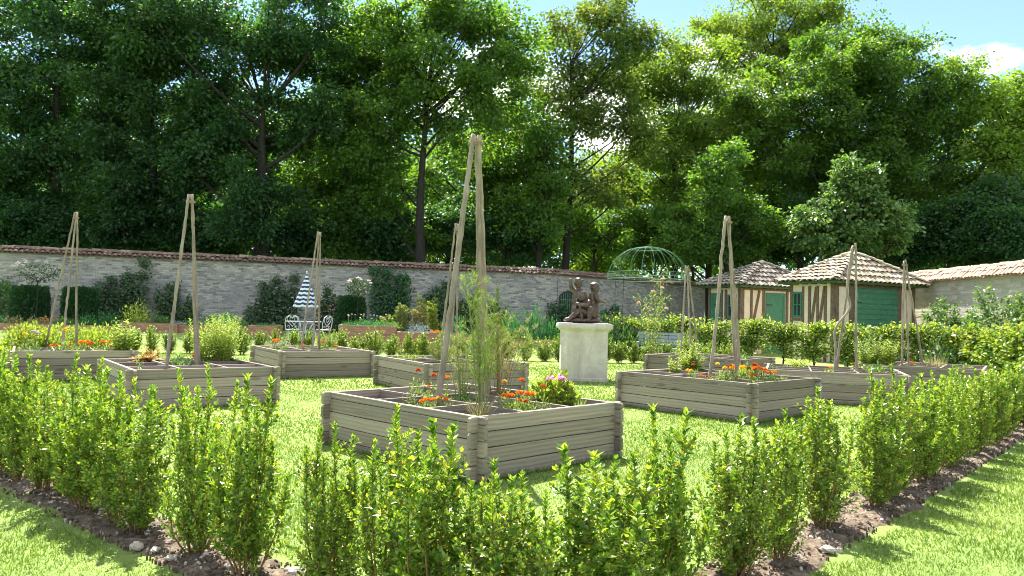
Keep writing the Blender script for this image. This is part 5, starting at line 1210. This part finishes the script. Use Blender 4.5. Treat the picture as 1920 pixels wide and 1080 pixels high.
CN = {'emerald': 'emerald green', 'green': 'mid green', 'blue': 'blue-grey', 'lime': 'lime yellow', 'straw': 'pale straw-coloured', 'herb': 'light green', 'climber': 'dark green'}
BED_PLANTS = [('a', -.02, 'emerald', 1.2, 1.0), ('a', .16, 'emerald', 1.0, .8), ('a', .26, 'straw', 1.1, 1.1), ('a', .42, 'straw', 1.2, 1.0), ('a', .58, 'green', .9, .9), ('a', .72, 'emerald', .9, 1.1), ('a', .86, 'emerald', 1.0, 1.2), ('a', .97, 'green', .9, .8),
              ('b', .2, 'lime', 1.1, 1.3), ('b', .62, 'green', .9, .9), ('b', .9, 'blue', .7, .8), ('c', .12, 'green', .8, .9), ('c', .4, 'emerald', 1.0, 1.1), ('c', .62, 'emerald', 1.0, 1.3), ('c', .85, 'green', .9, .8), ('d', .3, 'emerald', .7, .5), ('d', .75, 'green', .7, .5),
              ('e', .15, 'emerald', .8, .6), ('e', .4, 'emerald', .9, .7), ('e', .65, 'emerald', .9, .65), ('e', .9, 'green', .8, .7), ('f', .3, 'blue', 1.05, 1.1), ('f', .55, 'herb', .6, .8), ('f', .85, 'emerald', .9, 1.6), ('g', .2, 'green', .8, 1.0), ('g', .5, 'emerald', 1.1, 2.0), ('g', .75, 'emerald', 1.2, 2.2), ('g', .95, 'emerald', 1.0, 1.8)]
bn = {'a': 'the long low bed at the left', 'b': 'the second bed along the wall', 'c': 'the bed behind the chive planter', 'd': 'the small bed left of the chairs', 'e': 'the bed right of the chairs', 'f': 'the lower bed with orange flowers', 'g': 'the bed left of the pedestal'}
cnt2 = {}
for key, t, kind, sc_, zs in BED_PLANTS:
    x0, y0, x1, y1, z1, dep = mkbed.data[key]; i = cnt2[key] = cnt2.get(key, -1) + 1
    put('bedding_plant', [CL[kind]], f"{CN[kind]} clump, {ordinal(i)} from the left in {bn[key]}", 'plant', (x0 + (x1 - x0) * t, y0 + (y1 - y0) * t + .5, z1 - .09), 'perennials in the terracotta beds', (sc_, sc_, sc_ * zs))
def flowers_row(name, lab, key, t0, t1, n, h, col, r=.03):
    x0, y0, x1, y1, z1, dep = mkbed.data[key]; hs = [((x1 - x0) * (random.uniform(t0, t1) - (t0 + t1) / 2), random.uniform(-.3, .2), h * random.uniform(.7, 1.15)) for _ in range(n)]
    mb = MB()
    for q in hs: tube(mb, [(q[0], q[1], -.02), (q[0], q[1], q[2])], .004, 3, cap=False)
    tm_ = (t0 + t1) / 2; root = thing(name, lab, 'flower', (x0 + (x1 - x0) * tm_, y0 + (y1 - y0) * tm_ + .45, z1 - .08)); link('stem', mb.mesh('stem', 'stem'), root)
    for q in hs: pn, me = pom(q, r, col, 24); link('flower', me, root)
flowers_row('daisies', 'small white daisies over the bed right of the chairs', 'e', .05, .95, 22, .42, 'white', .035)
flowers_row('daisies', 'tiny white flowers above the bed behind the chive planter', 'c', .2, .9, 14, .55, 'white', .03)
flowers_row('orange_flowers', 'orange flowers at the lower bed beside the blue-grey mound', 'f', .48, .62, 9, .12, 'orange', .05)
flowers_row('orange_flowers', 'dull orange flowers in the straw-coloured clumps at the left', 'a', .4, .55, 9, .3, 'orange', .04)
# plants standing on the terrace behind
def on_terrace(px, y): x = at_y(px, 600, y)[0]; return np.array([x, y, float(gz(x, y))])
def wall_y(px, off):    # y of a point standing off metres before the back wall
    k_ = (px - 960) / FPX; t = (B - Aext); den = t[0] - k_ * t[1]; s_ = (k_ * Aext[1] - Aext[0]) / den; return Aext[1] + t[1] * s_ - off
def climber(label, px0, px1, py0, py1, n, mat='climber', ragged=.35, fl=0, off=.35, fcol='white', group='climbers on the back wall', lpx=None):
    y = wall_y((px0 + px1) / 2, off); zt_ = at_y((px0 + px1) / 2, py0, y)[2]; x0 = at_y(px0, py0, y)[0]; x1 = at_y(px1, py0, y)[0]; zb = .35; ang = math.atan2(B[1] - A[1], B[0] - A[0])
    root = thing('climbing_plant', label, 'climber', ((x0 + x1) / 2, y, zb), ang, group); H = zt_ - zb; Wd = x1 - x0; tm = MB(); mb = MB(); ns = max(3, int(Wd / .35)); P = []; D = []
    stems = []
    for k_ in range(ns):
        n_ = n; x = -Wd / 2 + Wd * (k_ + .5) / ns; h = H * (1 - ragged * random.random()); path = bez([x * .6, 0, -.1], [x, 0, h * .4], [x + random.gauss(0, .1), .1, h], 7); tube(tm, path, np.linspace(.018, .005, 7), 4, cap=False); stems.append((path, h))
    n = int(n * 1.6)
    for i in range(n):
        path, h = stems[random.randrange(ns)]; t = random.random() ** .8; p = path[min(6, int(t * 7))] + np.array([random.gauss(0, Wd / ns * (.75 - .45 * t)), random.gauss(-.05, .14), random.gauss(0, .12)]); P.append(p); D.append(np.array([random.gauss(0, .7), random.uniform(-1, .2), random.gauss(-.1, .6)]))
    P = np.array(P); P[:, 2] = np.clip(P[:, 2], 0, None); L = .13 * rng.uniform(.6, 1.3, n); leafset(mb, P, D, rdir(n) * .5 + [0, -.7, .6], L, L * .72, .08); tm.obj('stem', 'twig', root); mb.obj('foliage', mat, root)
    for k_ in range(fl):
        path, h = stems[random.randrange(ns)]; t = random.uniform(.35, 1); p = path[min(6, int(t * 7))] + np.array([random.gauss(0, Wd / ns * .5), -.22, random.gauss(0, .1)]); pn, me = pom(p, .085, fcol, 24, .8); link('flower', me, root)
climber('wide dark climber with two peaks on the wall at left', 190, 272, 488, 588, 2200, ragged=.4)
climber('narrow dark climber between the bowed tripod and the wide one', 300, 328, 520, 588, 800); climber('small dark climber just right of the bowed tripod', 330, 362, 545, 590, 600)
climber('dark climbing rose with white blooms left of the parasol', 488, 560, 520, 606, 1900, fl=26); climber('dark bush rose dotted with cream blooms right of the parasol', 600, 634, 540, 620, 1300, fl=24, off=3.2, fcol='palepink')
climber('tall square ivy-green climber right of the standard rose', 702, 768, 506, 605, 2800, 'topiary', .15); climber('dark pointed climber left of the slim dark tripod', 796, 842, 503, 600, 1500, ragged=.5)
climber('low dark climber behind the thick pale pole', 846, 905, 545, 600, 900); climber('thin dark climber behind the tall feathery plants', 915, 950, 570, 604, 500); climber('dark green shrub at the left picture edge by the wall', -22, 14, 531, 600, 700, 'green'); climber('bushy green climber below the arched gate', 1030, 1075, 572, 610, 900, 'topiary', .3)
climber('pale straggly climber with few stems left of the parasol rose', 462, 490, 560, 600, 260); climber('green bush right of the statue against the wall', 1128, 1162, 578, 615, 700, 'topiary', .2, off=1.5)
def topiary(label, px0, px1, py0, y):
    p = on_terrace((px0 + px1) / 2, y); r = (px1 - px0) / 2 / FPX * y; h = at_y((px0 + px1) / 2, py0, y)[2] - p[2]; n = 11000; mb = MB(); d = rdir(n); d[:, 2] = rng.random(n)
    a = rng.random(n) * 6.283; top = rng.random(n) < .35; P = np.where(top[:, None], np.stack([np.cos(a) * np.sqrt(rng.random(n)) * r * .95, np.sin(a) * np.sqrt(rng.random(n)) * r * .95, np.full(n, h)], 1), np.stack([np.cos(a) * r, np.sin(a) * r, d[:, 2] * h], 1))
    q = np.hypot(P[:, 0], P[:, 1]) / r; P[:, 2] -= .32 * h * np.where(top, q ** 3, 0) * 1; k_ = sstep(.68, 1.0, P[:, 2] / h) * (~top); P[:, :2] *= (1 - .12 * k_)[:, None]; P *= np.where(rng.random((n, 1)) < .35, rng.uniform(.6, 1, (n, 1)), 1); P += rng.normal(0, .025, P.shape)
    D = np.stack([np.cos(a), np.sin(a), .5 + rng.random(n)], 1) + rng.normal(0, .5, (n, 3)); leafset(mb, P, D, rdir(n), .1 * rng.uniform(.6, 1.2, n), .065, .1)
    root = thing('clipped_bush', label, 'bush', p, 0, 'clipped bushes by the wall'); mb.obj('foliage', 'topiary', root); m = MB(); tube(m, [(0, 0, -.05), (0, 0, h * .55), (0, 0, h * .82)], [.05, .04, .02], 8); m.obj('inner_branches', 'bark', root)
topiary('rounded clipped dark bush under the white standard rose at left', 25, 84, 538, 30.2); topiary('rounded clipped dark bush between the wide tripod legs', 121, 178, 541, 30.6); topiary('square clipped dark bush behind the standard rose near the parasol', 636, 682, 557, 31.0)
def standard_rose(label, px, py_top, py_bot, y, wpx, nf):
    p = at_y(px, py_bot, y); base = np.array([p[0], y, float(gz(p[0], y))]); h = at_y(px, py_top, y)[2] - base[2]; r = wpx / 2 / FPX * y; root = thing('standard_rose', label, 'rose', base, 0, 'white standard roses'); m = MB()
    tube(m, [(0, 0, 0), (.02, 0, h * .4), (0, 0, h * .72)], [.025, .02, .018], 6)
    for k_ in range(8): a = k_ * .8; tube(m, bez((0, 0, h * .7), (r * .4 * math.cos(a), r * .4 * math.sin(a), h * .8), (r * .9 * math.cos(a), r * .9 * math.sin(a), h * .85), 5), np.linspace(.012, .004, 5), 4, cap=False)
    m.obj('trunk', 'bark', root); n = 520; mb = MB(); d = rdir(n); P = d * (rng.random((n, 1)) ** .4) * [r, r, h * .15] + [0, 0, h * .85]; leafset(mb, P, d + rdir(n) * .6, rdir(n), .085 * rng.uniform(.6, 1.2, n), .055, .1); mb.obj('foliage', 'climber', root)
    for k_ in range(nf):
        d = rdir(1)[0]; d[2] = abs(d[2]) * .9 + .1; d[1] = -abs(d[1]) if random.random() < .8 else d[1]; pn, me = pom(d * np.array([r, r, h * .17]) * random.uniform(.85, 1.1) + [0, 0, h * .86], .085, 'white', 26, .8); link('flower', me, root)
standard_rose('white standard rose on a slim stem beside the wide tripod', 68, 492, 586, 28.8, 76, 16); standard_rose('white standard rose on a slim stem right of the parasol', 669, 522, 606, 28.4, 46, 11)
for lab, px, y, h_, r_, mt in (('tall cream flowering fennel behind the blue-grey mound', 786, 28.0, 1.25, .4, 'straw'), ('feathery lime green fennel left of the slim dark tripod', 813, 27.6, 1.35, .3, 'lime'), ('airy cream umbels in the second row by the wall', 800, 29, 1.6, .5, 'airy'), ('thin pale green spike plant beside the tall square climber', 752, 28.2, 1.3, .25, 'airy'), ('lime clump left of the square climber', 728, 28.4, .8, .3, 'lime')):
    p = on_terrace(px, y); put('fennel_plant', feathery(h_, 16, r_, mt, .1, 44, 'stem', top=.25, thin=.12), lab, 'plant', p)
# plants on the right wall and behind the hedge
for lab, px, y, h_, r_, mt in (('pale leaved espalier climbing the right wall beside the shed', 1786, 24.2, 2.35, .8, 'tree_silver'), ('tall pale rose bush on the right wall, thick growth', 1880, 22.0, 2.5, .85, 'tree_silver'), ('pale rose bush at the right picture edge', 1930, 21.2, 2.35, .7, 'tree_silver'), ('dark green climber between hedge and right wall', 1835, 23.4, 1.8, .6, 'green')):
    x = at_y(px, 600, y)[0]; put('rose_bush', rose(h_ * 1.08, r_, 3000, 9, mt, 'white', .11), lab, 'rose', (min(x, WX - .5), y, 0))
for lab, px, y, sc_, kind in (('dark round shrub in the hedge gap before the right wall', 1762, 22.6, 1.5, 'climber'), ('green shrub behind the bench', 1150, 27.2, 2.3, 'climber'), ('yellow-green shrub right of the statue behind the back row', 1172, 27.0, 2.1, 'herb'), ('bright shrub beside the bench behind the back row', 1190, 27.0, 2.0, 'green'), ('light shrub below the wire dome', 1258, 27.4, 1.9, 'herb'), ('green shrub under the wire dome at its right side', 1298, 27.0, 2.0, 'green')):
    x = at_y(px, 600, y)[0]; put('shrub', [CL[kind]], lab, 'shrub', (x, y, 0), None, (sc_, sc_, sc_ * 1.2))
# ------------------------------------------------------------------ trees beyond the walls
def tree(name, label, x, y, H, env, mat, nb=46, lpb=480, leaf=.24, tr=.32, trunk_top=.72, lean=(0, 0), boughr=1.15, gap=.0, group='trees beyond the garden wall', forks=None, nlimb=26, z0=0):
    """env: crown ellipsoids (cx, cy, cz, rx, ry, rz) relative to the foot; boughs of leaves fill them unevenly"""
    root = thing(name, label, 'tree', (x, y, z0), 0, group)
    env = [tuple(map(float, e)) for e in env]; vol = np.array([e[3] * e[4] * e[5] for e in env]); pr = vol ** .8 / (vol ** .8).sum()
    boughs = []; tries = 0
    nb = int(nb * 1.35)
    while len(boughs) < nb and tries < 6000:
        tries += 1; e = env[rng.choice(len(env), p=pr)]; d = rdir(1)[0]; q = rng.random() ** .42; c = np.array(e[:3]) + d * q * np.array(e[3:])
        if all(np.linalg.norm((c - b) / [1, 1, .75]) > boughr * .72 for b in boughs): boughs.append(c)
    mb = MB(); Ps = []; Ds = []
    tm = MB(); th = H * trunk_top
    tp = np.array([[lean[0] * (t ** 1.5) + .12 * math.sin(t * 7 + x), lean[1] * t + .1 * math.cos(t * 6 + y), th * t - .2 * (t == 0)] for t in np.linspace(0, 1, 10)])
    rad = tr * (1 - np.linspace(0, 1, 10)) ** .8 * .9 + .05; rad[0] *= 1.25; tube(tm, tp, rad, 9, cap=False)
    order = sorted(range(len(boughs)), key=lambda i: rng.random())
    for i, bi_ in enumerate(order):
        b = boughs[bi_]; dxy = np.hypot(b[0] - lean[0] * .5, b[1]); zs = min(th * .97, max(th * .22, b[2] - dxy * rng.uniform(.5, .9) - .5)); t = zs / th; s_ = np.array([np.interp(t, np.linspace(0, 1, 10), tp[:, a]) for a in range(3)])
        if i < nlimb:
            mid = s_ + (b - s_) * .5 + np.array([0, 0, -dxy * .08 + rng.normal(0, .2)]); r0 = max(.045, tr * .36 * (1 - t * .6) * min(1.2, (dxy + 1.2) / 4)); tube(tm, bez(s_, mid + rng.normal(0, .25, 3), b, 8), np.linspace(r0, .025, 8), 6, cap=False)
        for k_ in range(4):
            e = b + rdir(1)[0] * [boughr, boughr, boughr * .6] * rng.uniform(.5, 1); m0 = b + (s_ - b) * .12; tube(tm, bez(m0, (m0 + e) / 2 + [0, 0, .12], e, 4), [.028, .02, .014, .008], 4, cap=False)
        nl = int(lpb * 1.15 * rng.uniform(.6, 1.35)); br = boughr * rng.uniform(.75, 1.3)
        # sub clumps inside the bough
        nc = 9; cc = b + rdir(nc) * (rng.random((nc, 1)) ** .5) * [br, br, br * .62]; ci = rng.integers(0, nc, nl); P = cc[ci] + rng.normal(0, 1, (nl, 3)) * [br * .27, br * .27, br * .17]
        Ps.append(P); Ds.append(nrm(P - b + [0, 0, -.1]) * [1, 1, .5] + rng.normal(0, .55, (nl, 3)) + [0, 0, -.25])
    P = np.concatenate(Ps); D = np.concatenate(Ds); n = len(P); L = leaf * rng.uniform(.6, 1.25, n)
    leafset(mb, P, D, rng.normal(0, .75, (n, 3)) + [0, 0, .8], L, L * .64, .08, tri=False)
    tm.obj('trunk', 'bark', root, True); mb.obj('crown', mat, root)
    return root
def tx(px, y): return (px - 960) / FPX * y * 1.0
def tz_(px, py, y): return at_y(px, py, y)[2]
def T(name, label, px, y, spec, mat, **kw):
    """spec: crown ellipsoids given where they stand in the view: (px, py, half width px, half height px, depth offset)"""
    x = at_y(px, 560, y)[0]; env = []
    for (cx, cy, hw, hh, dy) in spec:
        yy = y + dy; p = at_y(cx, cy, yy); env.append((p[0] - x, dy, p[2], hw / FPX * yy, max(1.6, hw / FPX * yy * .75), hh / FPX * yy))
    H = max(e[2] + e[5] for e in env); return tree(name, label, x, y, H, env, mat, **kw)
# left group
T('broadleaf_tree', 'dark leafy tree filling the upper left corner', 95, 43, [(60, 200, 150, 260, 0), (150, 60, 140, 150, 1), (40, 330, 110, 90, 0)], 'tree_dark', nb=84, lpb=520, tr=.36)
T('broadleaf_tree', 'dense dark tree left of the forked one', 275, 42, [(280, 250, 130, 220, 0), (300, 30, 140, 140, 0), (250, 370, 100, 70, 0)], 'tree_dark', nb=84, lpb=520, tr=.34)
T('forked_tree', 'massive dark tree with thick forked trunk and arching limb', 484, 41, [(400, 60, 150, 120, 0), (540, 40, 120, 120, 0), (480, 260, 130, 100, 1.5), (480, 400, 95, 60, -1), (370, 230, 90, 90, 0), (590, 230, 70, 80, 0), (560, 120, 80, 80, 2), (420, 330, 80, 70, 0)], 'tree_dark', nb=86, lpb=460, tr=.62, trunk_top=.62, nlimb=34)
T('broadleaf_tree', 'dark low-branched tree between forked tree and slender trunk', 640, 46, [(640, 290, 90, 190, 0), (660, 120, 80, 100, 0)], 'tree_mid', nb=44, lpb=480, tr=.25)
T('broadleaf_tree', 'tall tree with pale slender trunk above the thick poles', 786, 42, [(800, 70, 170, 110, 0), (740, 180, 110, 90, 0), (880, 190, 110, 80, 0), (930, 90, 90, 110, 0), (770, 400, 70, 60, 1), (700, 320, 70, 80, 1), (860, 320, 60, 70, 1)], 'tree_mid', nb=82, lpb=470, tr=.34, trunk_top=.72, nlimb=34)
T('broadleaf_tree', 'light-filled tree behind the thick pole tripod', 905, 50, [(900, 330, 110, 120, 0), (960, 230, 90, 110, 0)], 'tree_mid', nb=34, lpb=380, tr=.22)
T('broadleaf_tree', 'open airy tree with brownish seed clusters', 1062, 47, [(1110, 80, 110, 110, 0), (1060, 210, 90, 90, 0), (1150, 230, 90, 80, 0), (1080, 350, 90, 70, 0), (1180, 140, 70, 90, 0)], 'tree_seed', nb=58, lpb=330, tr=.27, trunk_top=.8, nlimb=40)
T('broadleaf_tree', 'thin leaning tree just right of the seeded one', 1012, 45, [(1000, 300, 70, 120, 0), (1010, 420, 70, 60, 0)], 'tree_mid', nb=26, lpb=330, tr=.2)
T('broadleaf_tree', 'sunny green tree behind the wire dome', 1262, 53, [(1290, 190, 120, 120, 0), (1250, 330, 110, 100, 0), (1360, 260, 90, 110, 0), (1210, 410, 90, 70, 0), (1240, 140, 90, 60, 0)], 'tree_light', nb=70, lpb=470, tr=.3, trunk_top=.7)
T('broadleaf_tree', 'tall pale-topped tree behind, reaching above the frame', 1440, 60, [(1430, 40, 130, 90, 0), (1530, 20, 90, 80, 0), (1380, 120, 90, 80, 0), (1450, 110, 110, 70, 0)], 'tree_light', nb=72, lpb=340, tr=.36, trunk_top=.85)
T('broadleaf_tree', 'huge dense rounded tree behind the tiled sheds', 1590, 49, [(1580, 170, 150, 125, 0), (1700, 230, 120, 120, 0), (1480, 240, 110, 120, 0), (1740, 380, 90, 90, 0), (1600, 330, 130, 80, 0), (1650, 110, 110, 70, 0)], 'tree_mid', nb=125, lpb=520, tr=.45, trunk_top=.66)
T('conifer_like_tree', 'dark pyramid-shaped bush tree left of the smaller shed roof', 1362, 43, [(1350, 400, 75, 90, 0), (1345, 320, 45, 60, 0), (1420, 430, 70, 70, 0), (1290, 430, 60, 60, 0)], 'tree_mid', nb=40, lpb=560, tr=.2, boughr=.85, leaf=.2)
T('silver_leaf_tree', 'smaller pale green tree catching light behind the right shed', 1606, 41, [(1600, 370, 55, 65, 0), (1640, 430, 65, 60, 0), (1550, 430, 60, 55, 0)], 'tree_silver', nb=40, lpb=330, tr=.2, boughr=.75, leaf=.28)
T('broadleaf_tree', 'yellow-green tree at the right picture edge', 1895, 47, [(1900, 240, 110, 80, 0), (1820, 150, 70, 45, 0), (1880, 320, 80, 60, 0), (1950, 200, 90, 90, 0)], 'tree_light', nb=48, lpb=470, tr=.3)
T('broadleaf_tree', 'dark shaded tree low behind the right wall', 1860, 44, [(1850, 430, 110, 90, 0), (1940, 430, 90, 100, 0)], 'tree_dark', nb=40, lpb=520, tr=.26)
# second line, deeper in the wood
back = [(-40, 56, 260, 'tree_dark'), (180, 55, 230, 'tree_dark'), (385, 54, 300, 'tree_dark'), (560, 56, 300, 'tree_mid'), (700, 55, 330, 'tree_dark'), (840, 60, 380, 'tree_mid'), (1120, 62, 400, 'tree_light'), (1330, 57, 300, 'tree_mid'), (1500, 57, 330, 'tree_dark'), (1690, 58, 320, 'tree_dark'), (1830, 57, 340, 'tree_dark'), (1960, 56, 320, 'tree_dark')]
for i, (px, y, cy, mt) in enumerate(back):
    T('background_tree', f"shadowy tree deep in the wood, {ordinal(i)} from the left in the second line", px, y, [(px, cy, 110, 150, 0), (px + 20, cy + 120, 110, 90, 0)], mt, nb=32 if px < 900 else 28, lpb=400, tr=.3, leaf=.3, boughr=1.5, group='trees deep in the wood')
under = [(20, 40), (150, 41), (250, 40.5), (350, 41), (430, 42), (560, 42), (660, 42.5), (735, 43), (850, 44), (950, 45), (1115, 49), (1225, 52), (1300, 50), (1420, 46), (1500, 45), (1700, 44), (1780, 43), (1900, 41), (1990, 41)]
for i, (px, y) in enumerate(under):
    y = y + 1.0; cy = 440 + (6 if i % 2 else -12)
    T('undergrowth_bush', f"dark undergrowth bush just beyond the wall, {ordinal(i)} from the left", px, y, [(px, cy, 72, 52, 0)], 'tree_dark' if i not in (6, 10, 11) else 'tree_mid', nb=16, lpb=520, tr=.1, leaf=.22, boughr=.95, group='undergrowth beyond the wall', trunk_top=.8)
# trees far beyond, closing the wood
mbk = 0
for i, px in enumerate(range(-250, 2200, 150)):
    if 1780 < px: cy = 420
    else: cy = (330, 370, 350)[i % 3]
    if 950 < px < 1250: cy = 440
    T('background_tree', f"dim distant tree, {ordinal(i)} from the left in the last line of the wood", px, 72 + (i % 3) * 3, [(px, cy, 100, 110, 0), (px, cy + 110, 100, 80, 0)], ('tree_dark', 'tree_mid', 'tree_dark')[i % 3], nb=30, lpb=330, tr=.3, leaf=.4, boughr=2.0, group='trees closing the wood', nlimb=8)
bpy.context.view_layer.update()
